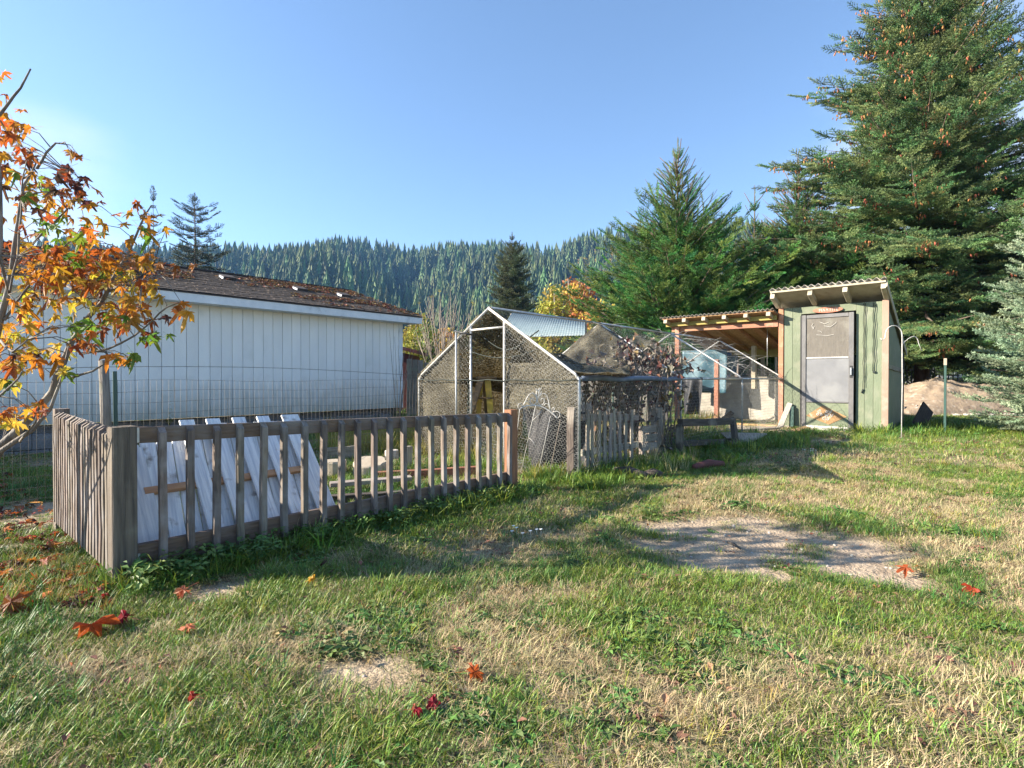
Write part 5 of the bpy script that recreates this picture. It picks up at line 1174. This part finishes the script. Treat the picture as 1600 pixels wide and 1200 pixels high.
# ================================================================ MAPLE
mb = Vector((-3.62, 3.45, -.05)); maple = thing('maple_tree', mb, 'young maple with orange, amber and green autumn leaves leaning over the picket fence', 'maple tree')
LB = [[(-75, 800, 3.5), (-30, 740, 3.5), (0, 697, 3.5), (45, 655, 3.5), (82, 612, 3.5), (98, 570, 3.5), (112, 535, 3.5), (135, 500, 3.5), (160, 472, 3.5), (175, 440, 3.5), (200, 400, 3.5), (222, 350, 3.5), (238, 322, 3.5)],
      [(-75, 800, 3.5), (0, 705, 3.4), (50, 672, 3.4), (78, 640, 3.4), (95, 595, 3.4), (108, 540, 3.45)],
      [(-75, 800, 3.5), (-40, 660, 3.3), (-14, 560, 3.2), (4, 490, 3.2), (20, 420, 3.2), (30, 350, 3.2), (40, 290, 3.2), (62, 250, 3.2)],
      [(-40, 660, 3.3), (-20, 500, 3.0), (2, 380, 3.0), (2, 280, 3.0), (-5, 190, 3.0), (16, 165, 3.0), (36, 140, 3.0), (52, 110, 3.0)],
      [(8, 500, 3.2), (40, 455, 3.3), (80, 405, 3.5), (120, 370, 3.6)],
      [(20, 420, 3.2), (50, 385, 3.4), (90, 345, 3.5), (125, 310, 3.6), (112, 275, 3.6)],
      [(2, 400, 3.0), (15, 460, 3.1), (30, 400, 3.1), (36, 330, 3.1), (38, 280, 3.1)],
      [(125, 553, 3.5), (170, 545, 3.5), (210, 525, 3.5), (240, 500, 3.5), (262, 480, 3.5), (288, 470, 3.5)],
      [(112, 590, 3.4), (145, 580, 3.4), (175, 560, 3.4), (205, 565, 3.4)],
      [(60, 265, 3.2), (75, 240, 3.2), (90, 225, 3.2), (98, 226, 3.2)],
      [(150, 480, 3.5), (120, 455, 3.6), (90, 440, 3.7), (60, 430, 3.8)],
      [(172, 455, 3.5), (200, 440, 3.4), (225, 430, 3.3), (240, 420, 3.3)],
      [(30, 690, 3.4), (55, 660, 3.2), (60, 640, 3.2)],
      [(0, 530, 3.2), (20, 550, 3.0), (45, 530, 3.0)],
      [(-60, 700, 3.3), (-20, 640, 3.0), (20, 600, 2.9), (35, 580, 2.9)]]
BR = []
for i, l in enumerate(LB):
    pts = [W(*q) for q in l]
    if i < 4 and l[0][0] < -60: pts[0] = mb.copy()
    # smooth
    sp_ = []
    for a_, b_ in zip(pts[:-1], pts[1:]): sp_ += [a_, a_.lerp(b_, .5) + Vector((random.uniform(-.006, .006), 0, random.uniform(-.004, .004)))]
    sp_.append(pts[-1]); r0 = (.034, .022, .030, .018)[i] if i < 4 else .008
    r1 = .004; rs_ = [r0 + (r1-r0)*(k/(len(sp_)-1))**.8 for k in range(len(sp_))]
    BR += sp_
    tube('trunk' if i == 0 else 'branch', sp_, rs_, 'bark_smooth', maple, 8)
def maple_leaf(seed, m, curl=.3):
    rr = random.Random(seed); v = [(0, 0, 0)]; f = []
    # big-leaf maple outline, deep lobes; polar (angle deg, radius), tip along +X; petiole from -X
    out = [(180, .10), (152, .42), (135, .30), (118, .62), (100, .50), (92, .40), (70, .34), (62, .62), (50, .88), (40, .66), (32, .62), (26, .36), (16, .52), (8, .84), (0, 1.05)]
    full = out + [(-a_, r_) for a_, r_ in reversed(out[:-1])][:-0 or None]
    full = out + [(-a_, r_) for a_, r_ in reversed(out[1:-1])]
    for a_, r_ in full:
        r2 = r_*rr.uniform(.88, 1.1); a2 = R(a_ + rr.uniform(-3, 3)); x, y = r2*math.cos(a2)*.5, r2*math.sin(a2)*.5
        z = curl*(-1.1*(r2*.5)**2 + .16*math.sin(a2*2.5+seed)*r2) + .05*rr.uniform(-1, 1)*curl
        v.append((x, y, z))
    n = len(full)
    for k in range(n): f.append((0, 1+k, 1+(k+1) % n))
    q = len(v); v += [(-.02, -.008, 0), (-.02, .008, 0), (-.55, .02, -.10), (-.55, .006, -.10)]; f.append((q, q+1, q+2, q+3))
    return mesh_from('leaf', v, f, m)
LEAFM = {mm: [maple_leaf(i*7+len(mm), mm, cu) for i, cu in enumerate((.3, .9, 1.6))] for mm in ('leaf_orange', 'leaf_amber', 'leaf_yellow', 'leaf_green', 'leaf_brown', 'leaf_rust', 'leaf_red', 'leaf_peach')}
allm = [me for mm in LEAFM for me in LEAFM[mm]]; lk = list(LEAFM)
source_collection('mapleleaf', allm)
O_, Am, Ye, Gr, Br, Ru = 'leaf_orange', 'leaf_amber', 'leaf_yellow', 'leaf_green', 'leaf_brown', 'leaf_rust'
CL = [(8, 118, 8, 4, 2, [O_]), (12, 195, 22, 30, 16, [Ru, O_, Am]), (22, 240, 28, 26, 16, [Ru, O_, Am, Br]), (118, 243, 12, 8, 3, [Ru]), (112, 275, 18, 10, 7, [Ru, Br]), (30, 290, 36, 28, 24, [Ru, O_, Am, Br, Gr]),
      (80, 300, 34, 22, 18, [Br, Ru, Am]), (125, 310, 28, 20, 12, [Ru, Am, Br]), (150, 345, 16, 12, 5, [Ru, Am]), (60, 345, 50, 22, 16, [Am, Gr, Ru]), (222, 332, 24, 12, 8, [O_, Ru, Am]), (226, 358, 22, 12, 6, [Am, Gr]),
      (105, 372, 30, 14, 8, [Gr, Am]), (145, 372, 18, 12, 5, [O_, Am]), (60, 395, 60, 22, 30, [O_, Am, Ru]), (130, 405, 60, 18, 36, [O_, Am, Ru, Gr]), (205, 405, 42, 18, 26, [O_, Ru, Am]), (262, 412, 26, 6, 4, [O_, Ru]),
      (60, 435, 60, 20, 30, [Am, O_, Ye, Br]), (150, 440, 50, 18, 30, [Am, Ru, Ye]), (200, 445, 36, 20, 26, [Am, Ye, O_]), (210, 480, 30, 22, 22, [Am, O_, Ru]), (120, 480, 50, 20, 20, [Am, Ru, Ye]), (30, 475, 36, 22, 18, [Am, Ye, Gr]),
      (285, 478, 12, 10, 3, [Am]), (258, 496, 8, 6, 2, [Br]), (130, 510, 34, 14, 10, [Gr]), (175, 505, 40, 14, 12, [Ru, Gr, Am]), (235, 525, 16, 8, 5, [Ru, Gr]), (130, 535, 24, 14, 9, [Gr, Ru]), (45, 512, 30, 16, 10, [Ye, Am]), (20, 525, 30, 18, 14, [Am, Ye]),
      (90, 550, 20, 12, 6, [Ye, Am]), (190, 560, 26, 10, 7, [Am, Gr]), (45, 555, 28, 12, 10, [Br, Ye, Am]), (12, 575, 22, 16, 12, [Am, Ye, Ru]), (105, 580, 16, 10, 5, [Ye, Gr]), (12, 600, 18, 10, 6, [Gr, Ye]), (30, 640, 26, 12, 10, [O_, Am]), (12, 660, 18, 10, 8, [O_, Ye]), (60, 645, 10, 6, 3, [O_])]
rg = random.Random(77); LV = []
for cx, cy, rx, ry, n, cols in CL:
    for _ in range(int(n*1.35)):
        px_ = cx + rg.gauss(0, .62)*rx; py_ = cy + rg.gauss(0, .62)*ry; Y_ = rg.uniform(3.0, 3.9)
        LV.append((W(px_, py_, Y_), rg.choice(cols)))
rg.shuffle(LV); n_obj = 300
# leaf stems that tie the leaves to the nearest branch
BRn = np.array([tuple(p) for p in BR]); pst = []
tw = []
for i, (p, cm) in enumerate(LV):
    s_ = rg.uniform(.08, .145); rot = (rg.uniform(-.9, .9), rg.uniform(.0, 1.0), rg.uniform(0, 6.28))
    if i < n_obj:
        o = place('leaf', rg.choice(LEAFM[cm]), Matrix.LocRotScale(p, Vector((0, 0, 0)) and None or __import__('mathutils').Euler(rot), Vector((s_, s_, s_))), maple)
    else: pst.append((p, rot, s_, lk.index(cm)*3 + rg.randrange(3)))
    if i % 3 == 0:
        d = BRn - np.array(p); k = int(np.argmin((d**2).sum(1))); q = Vector(BRn[k].tolist()); dist = (q-p).length
        if .05 < dist < .9: tw.append(([q, q.lerp(p, .5) + Z*.03, p], [.0035, .0025, .0015]))
tubes('twigs', tw, 'bark_smooth', maple, 4, kind='stuff')
scatter('foliage', [a[0] for a in pst], [a[1] for a in pst], [a[2] for a in pst], [a[3] for a in pst], 'mapleleaf', maple)
# ================================================================ GRASS AND GROUND COVER
def tuft(seed, m, n, h, spread, lean, w, bend=.5, r=.06):
    rr = random.Random(seed); v = []; f = []
    for _ in range(n):
        a_ = rr.uniform(0, 6.283); q = r*rr.random()**.5; bx, by = q*math.cos(a_), q*math.sin(a_); da = rr.uniform(0, 6.283) if rr.random() < .5 else a_ + rr.gauss(0, .5)
        H = h*rr.uniform(.5, 1.15); ln = lean*rr.uniform(.2, 1.2); dx, dy = math.cos(da), math.sin(da); sx, sy = -dy*w*rr.uniform(.6, 1.2), dx*w; o = len(v)
        for k, (t, ww) in enumerate(((0, 1), (.45, .85), (.8, .5), (1, .05))):
            off = ln*H*(t**(1+bend)); z = H*t*(1-.25*ln*t)
            if k < 3: v.append((bx+dx*off-sx*ww, by+dy*off-sy*ww, z)); v.append((bx+dx*off+sx*ww, by+dy*off+sy*ww, z))
            else: v.append((bx+dx*off, by+dy*off, z))
        f += [(o, o+1, o+3, o+2), (o+2, o+3, o+5, o+4), (o+4, o+5, o+6)]
    return mesh_from('tuft', v, f, m)
def broad(seed, m, n=18, s=.017, r=.06, h=.022):
    rr = random.Random(seed); v = []; f = []
    for _ in range(n):
        a_ = rr.uniform(0, 6.283); q = r*rr.random()**.6; c = Vector((q*math.cos(a_), q*math.sin(a_), h*rr.uniform(.3, 1.2))); d = Vector((math.cos(a_), math.sin(a_), rr.uniform(-.1, .5))).normalized(); s_ = d.cross(Z).normalized(); L = s*rr.uniform(.7, 1.4); o = len(v)
        v += [c - d*L, c - s_*L*.6 + Z*.004, c + d*L - Z*.004, c + s_*L*.6 + Z*.004]; f.append((o, o+1, o+2, o+3))
    return mesh_from('weed', v, f, m)
TU = [tuft(1, 'grass_green', 20, .036, 1, 1.1, .0016, r=.07), tuft(2, 'grass_green', 14, .055, 1, 1.2, .0018, r=.06), tuft(3, 'grass_deep', 20, .034, 1, 1.1, .0017, r=.07), tuft(4, 'grass_deep', 12, .075, 1, 1.1, .0022, r=.05),
      tuft(5, 'grass_straw', 22, .034, 1, 1.7, .0012, r=.07), tuft(6, 'grass_straw', 15, .048, 1, 1.6, .0012), tuft(7, 'grass_straw', 26, .018, 1, 2.6, .0014, r=.08),
      broad(8, 'weed_leaf'), broad(9, 'weed_leaf', 24, .011, .06, .016), tuft(10, 'grass_gold', 14, .05, 1, 1.3, .0016), broad(11, 'litter_brown', 7, .016, .08, .012), tuft(12, 'grass_green', 24, .09, 1, 1.1, .0028, r=.05)]
source_collection('turf', TU)
def turf(name, n, y0, y1, sc, label, seed):
    rg = np.random.default_rng(seed); y = np.sqrt(rg.uniform(y0**2, y1**2, n)); x = rg.uniform(-1.06, 1.06, n)*(y+.2)
    dm = dirt(x, y); dr = dry(x, y); u = rg.random(n)
    dr = np.clip(dr*.75 + 1.5*(fbm(x*5.5, y*5.5, 155, 3)-.5) + .12, 0, 1); cl = fbm(x*3.2, y*3.2, 55, 3); cg = fbm(x*1.3+7, y*1.3, 66, 3)
    keep = ((u > dm*1.08) | ((fbm(x*3.5, y*3.5, 131, 2) > .66) & (dm < 1.01))) & ((fbm(x*9, y*9, 44, 2) > .30) | (rg.random(n) < .55))
    # nothing grows under the house, the shed and the shelter
    def inside(P, D1, l0, l1, D2, m0, m1):
        a_ = (x-P.x)*D1.x + (y-P.y)*D1.y; b_ = (x-P.x)*D2.x + (y-P.y)*D2.y; return (a_ > l0) & (a_ < l1) & (b_ > m0) & (b_ < m1)
    keep &= ~inside(Rc, A, -14, .1, B, .05, 6); keep &= ~inside(SR, A, -.03, 2.7, B, -.05, SW+.05); keep &= ~(inside(SR, A, -.2, 3.2, B, SW, SW+3.0) & (rg.random(n) < .85))
    x, y, dm, dr, cl, cg = [a[keep] for a in (x, y, dm, dr, cl, cg)]; n = len(x); u = rg.random(n); w = rg.random(n)
    idx = np.where(u < dr*.85 + .12, rg.choice([4, 5, 6, 6, 4], n), np.where(cg > .55, rg.choice([2, 3, 2, 0], n), rg.choice([0, 1, 0, 2], n)))
    idx = np.where((cl > .66) & (w < .16), rg.choice([7, 8], n), idx); idx = np.where(w > .965, 10, idx); idx = np.where((w > .94) & (w < .955), 9, idx)
    # lush growth along the fence and the run
    fx = (x-c0.x)*B.x + (y-c0.y)*B.y; fa = (x-c0.x)*A.x + (y-c0.y)*A.y
    lush = ((np.abs(fx+.12) < .2) & (fa > -.1) & (fa < fl+.3)) | (inside_lush(x, y))
    idx = np.where(lush & (w < .35), rg.choice([3, 7, 2, 11], n), np.where(lush & (idx > 3) & (idx < 7), rg.choice([1, 3, 2], n), idx))
    s = sc*rg.uniform(.65, 1.3, n)*(1 - .45*dm)*np.where(lush, 1.25, 1)*(.75 + .5*fbm(x*2.2, y*2.2, 87, 2))
    z = gnd(x, y) - .02*dm - .004
    rot = np.stack([rg.normal(0, .12, n), rg.normal(0, .12, n), rg.uniform(0, 6.283, n)], -1)
    scatter(name, np.stack([x, y, z], -1), rot, s, idx, 'turf', kind='stuff', label=label, cat='grass')
def inside_lush(x, y):
    P = P0; a_ = (x-P.x)*A.x + (y-P.y)*A.y; b_ = (x-P.x)*B.x + (y-P.y)*B.y
    return ((np.abs(b_) < .5) & (a_ > -.4) & (a_ < 7)) | ((a_ > 2) & (a_ < 7) & (b_ < 0) & (b_ > -1.0)) | ((np.hypot(x-8.2, y-11.5) < 1.6))
turf('lawn_grass', 22000, 1.35, 3.4, 1.0, 'short mixed green and dry straw-coloured lawn in the foreground', 1)
turf('middle_lawn', 36000, 3.4, 7.0, 1.2, 'patchy green lawn between the fence and the shed', 2)
turf('rear_grass', 30000, 7.0, 16, 1.7, 'rough grass growing round the run and shed', 3)
turf('far_grass', 9000, 16, 42, 4.5, 'taller rough grass beyond the buildings', 4)
# tall golden grass inside the fence, around the run
rg = np.random.default_rng(9)
TG = [tuft(30+i, 'grass_gold', 20, .34, 1, .55, .0030, r=.10) for i in range(2)] + [tuft(34, 'grass_straw', 18, .40, 1, .6, .003, r=.10), tuft(35, 'grass_green', 22, .26, 1, .6, .004, r=.09), tuft(36, 'grass_deep', 22, .20, 1, .7, .004, r=.09)]
source_collection('tallgrass', TG)
pos = []; ix = []
def region(px0, px1, py0, py1, n, ch, sc=(.7, 1.2), zz=0):
    for _ in range(n):
        p = at(rg.uniform(px0, px1), rg.uniform(py0, py1)); pos.append((p.x, p.y, p.z, rg.uniform(*sc))); ix.append(rg.choice(ch))
region(500, 700, 672, 712, 330, [0, 0, 1, 3], (.6, 1.1)); region(690, 800, 690, 735, 130, [3, 3, 1, 4], (.5, .9)); region(420, 660, 652, 668, 160, [3, 4, 4], (.6, 1.1))
region(520, 800, 730, 775, 110, [3, 4, 4], (.4, .75)); region(820, 905, 700, 750, 130, [3, 3, 1, 4], (.4, .75)); region(900, 1100, 700, 742, 150, [4, 3, 2, 4], (.4, .9)); region(1080, 1230, 685, 705, 140, [4, 3, 4], (.5, .9))
region(1235, 1262, 688, 700, 16, [3, 4]); region(1335, 1400, 680, 698, 50, [3, 3, 4], (.4, .7)); region(1395, 1520, 668, 690, 50, [4, 3, 4], (.3, .5)); region(60, 170, 640, 700, 90, [4, 3], (.4, .9)); region(900, 1000, 640, 700, 160, [2, 0, 4], (.7, 1.2))
region(1060, 1130, 650, 690, 60, [3, 0, 4], (.7, 1.3)); region(230, 520, 800, 850, 60, [4, 3, 2], (.35, .7)); region(0, 180, 870, 960, 120, [3, 3, 1, 4], (.25, .45))
pos = np.array(pos); n = len(pos)
scatter('tall_grass', pos[:, :3], np.stack([rg.normal(0, .1, n), rg.normal(0, .1, n), rg.uniform(0, 6.28, n)], -1), pos[:, 3], ix, 'tallgrass', kind='stuff', label='tall golden and green grass inside the pen and along the fences', cat='grass')
# ivy-like weeds at the foot of the picket fence
pos = []; 
for _ in range(270):
    t = rg.uniform(0, 1)**1.4*fl if rg.random() < .8 else rg.uniform(0, fl); p = c0 + A*t - B*rg.uniform(-.02, .30); pos.append((p.x, p.y, float(gnd(p.x, p.y)) + rg.uniform(0, .09)))
source_collection('weedleaf', [broad(70+i, 'weed_leaf', 14, .018, .07, .05) for i in range(3)])
n = len(pos); scatter('fence_weeds', pos, np.stack([rg.normal(0, .3, n), rg.normal(0, .3, n), rg.uniform(0, 6.28, n)], -1), rg.uniform(.6, 1.3, n), rg.integers(0, 3, n), 'weedleaf', kind='stuff', label='low round-leaved weeds along the foot of the picket fence', cat='weeds')
# tall weed with pale seed head behind the corner post
wb_ = at(262, 690); ws = thing('mullein_weed', wb_, 'tall pale yellow-green weed spike standing behind the picket fence before the white wall', 'weed'); st = []
Yw = wb_.y; top_ = W(267, 606, Yw); wb2 = Vector((wb_.x, wb_.y, 0)); st.append(([wb2, wb2.lerp(top_, .5), top_], [.008, .006, .004])); lv = []
tube('stem', st[0][0], st[0][1], 'grass_gold', ws, 5)
v = []; f = []; rg2 = random.Random(8)
for k in range(90):
    t = rg2.uniform(.35, 1); p = wb2.lerp(top_, t); a_ = rg2.uniform(0, 6.28); L = .10*(1.15-t)+.02; d = Vector((math.cos(a_), math.sin(a_), rg2.uniform(.3, .9))).normalized()*L; s_ = d.cross(Z).normalized()*L*.2; o = len(v); v += [p, p + d*.5 - s_, p + d, p + d*.5 + s_]; f.append((o, o+1, o+2, o+3))
mobj('leaves', v, f, 'shrub_yellow', ws)
for (pxw, pyw, lb) in ((205, 638, 'thin dry brown weed stalk near the wooden wire fence post'), (354, 620, 'single bare dry stem rising behind the whitewashed panel'), (147, 630, 'pale dry weed left of the wooden wire fence post')):
    b_ = at(pxw, 690); t_ = W(pxw+2, pyw, b_.y); tw_ = [([b_ - Z*.02, b_.lerp(t_, .6), t_], [.005, .004, .002])]
    for k in range(5): q_ = b_.lerp(t_, .5+.1*k); tw_.append(([q_, q_ + Vector((rg2.uniform(-.05, .05), 0, .06))], [.003, .001]))
    props(tubes('dry_weed', tw_, 'grass_straw', None, 4), lb, 'weed')
# leaf litter under the maple
n = 3600; pxs = rg.uniform(-140, 210, n); pys = 725 + 230*rg.random(n)**1.3
P = np.array([tuple(at(a_, b_, rg.uniform(.015, .05))) for a_, b_ in zip(pxs, pys)]); kk = (P[:, 0]-c0.x)*(-A.x) + (P[:, 1]-c0.y)*(-A.y) > -.02; kk &= fbm(P[:, 0]*3, P[:, 1]*3, 12, 2) > .42
sel = [lk.index(a_)*3 for a_ in ('leaf_brown', 'leaf_red', 'leaf_rust', 'leaf_peach', 'leaf_brown')]
P = P[kk][:950]; n = len(P)
scatter('leaf_litter', P, np.stack([rg.normal(0, .5, n), rg.normal(0, .5, n), rg.uniform(0, 6.28, n)], -1), rg.uniform(.035, .10, n), rg.choice(sel, n)+rg.integers(0, 3, n), 'mapleleaf', kind='stuff', label='brown and red fallen leaves carpeting the ground below the maple', cat='leaf litter')
# small bits of dry leaf and twig over the whole lawn
n = 2600; y = np.sqrt(rg.uniform(1.4**2, 9**2, n)); x = rg.uniform(-1, 1, n)*y
scatter('leaf_scraps', np.stack([x, y, gnd(x, y)+.012], -1), np.stack([rg.normal(0, .5, n), rg.normal(0, .5, n), rg.uniform(0, 6.28, n)], -1), rg.uniform(.012, .035, n), rg.choice([0, 2, 1, 6, 3], n), 'litter', kind='stuff', label='tiny dry leaf scraps scattered through the lawn', cat='leaf litter')
# big fallen leaves one by one
FL = [(14, 962, .24, 'leaf_red', 'large red-orange fallen leaf lying left of the lawn below the litter'), (140, 998, .22, 'leaf_red', 'big dark red curled fallen leaf in front of the corner post'), (191, 979, .12, 'leaf_red', 'small crumpled red leaf touching the big dark red one'),
      (285, 936, .12, 'leaf_peach', 'faded pinkish fallen leaf on bare soil near the corner post'), (293, 994, .11, 'leaf_peach', 'pale peach curled leaf in the grass right of the small red leaf'), (298, 1108, .07, 'leaf_red', 'small red-orange leaf near the bottom bare patch'),
      (497, 858, .10, 'leaf_orange', 'upright orange leaf by the fence weeds'), (505, 891, .08, 'leaf_brown', 'dark reddish brown leaf in the fence shade'), (488, 915, .08, 'leaf_orange', 'bright orange leaf below the dark reddish brown leaf'),
      (740, 1072, .11, 'leaf_red', 'bright red leaf alone in the dry middle foreground lawn'), (648, 1128, .07, 'leaf_red', 'small flat red leaf left of the upright red leaf'), (676, 1118, .09, 'leaf_red', 'upright folded red leaf in the near lawn'),
      (1418, 900, .11, 'leaf_red', 'orange-red leaf on the end of the large bare soil patch'), (1524, 932, .11, 'leaf_red', 'flat orange leaf in the grass right of the bare soil patch'), (75, 858, .09, 'leaf_red', 'small bright red leaf low beside the left picket run'), (128, 864, .09, 'leaf_red', 'bright red leaf second along the left picket run'), (872, 768, .10, 'leaf_peach', 'brownish leaf in the grass right of the end post')]
from mathutils import Euler
for px_, py_, s_, cm, lb in FL:
    s_ *= 1.15; p = at(px_, py_, .03 + .12*s_); k = random.randrange(1, 3); props(place('fallen_leaf', LEAFM[cm][k], Matrix.Translation(p) @ Matrix.Rotation(random.uniform(.25, .75), 4, 'X') @ Matrix.Rotation(random.uniform(-.3, .3), 4, 'Y') @ Matrix.Rotation(random.uniform(0, 6.28), 4, 'Z') @ Matrix.Scale(s_, 4)), lb, 'leaf', 'fallen maple leaves on the lawn')
# white daisies and a stick
for px_, py_, lb in ((1262, 712, 'tiny white daisies in the grass before the shed'), (822, 842, 'small white flowers in the shaded grass right of the end post')):
    p = at(px_, py_, .05); v = []; f = []
    for k in range(7):
        c = p + Vector((rg2.uniform(-.12, .12), rg2.uniform(-.1, .1), rg2.uniform(0, .03))); o = len(v); v += [c + Vector((.014*math.cos(k2*1.047), .014*math.sin(k2*1.047), .003*(k2 % 2))) for k2 in range(6)]; f.append(tuple(range(o, o+6)))
        o = len(v); v += [c - Vector((.001, 0, 0)), c + Vector((.001, 0, 0)), c + Vector((0, 0, -.06))]; f.append((o, o+1, o+2))
    props(mobj('daisy_clump', v, f, 'daisy_white'), lb, 'flowers')
s0 = at(1138, 850, .012); s1 = at(1158, 862, .02); props(tube('fallen_stick', [s0, (s0+s1)/2+Z*.01, s1], [.008, .010, .006], 'dark_rot_wood', None, 6), 'short dark stick lying on the bare soil patch', 'stick')
# ================================================================ HAZE
hz_ = bpy.data.materials.new('haze_air'); hz_.use_nodes = True; t = hz_.node_tree; t.nodes.clear(); pv = N(t, 'ShaderNodeVolumePrincipled'); pv.inputs['Color'].default_value = (.22, .48, 1, 1); pv.inputs['Density'].default_value = .00019; pv.inputs['Anisotropy'].default_value = .2
mo = N(t, 'ShaderNodeOutputMaterial'); t.links.new(pv.outputs[0], mo.inputs['Volume'])
v, f = boxes_geo([((0, 0, -20), (0, 0, 420), 3200, 3200, Vector((1, 0, 0)))])
hb_ = mobj('haze', v, f, 'dark_rope', kind='stuff'); hb_.data.materials.clear(); hb_.data.materials.append(hz_); hb_['label'] = 'thin bluish autumn haze in the air over the valley'; hb_['category'] = 'haze'
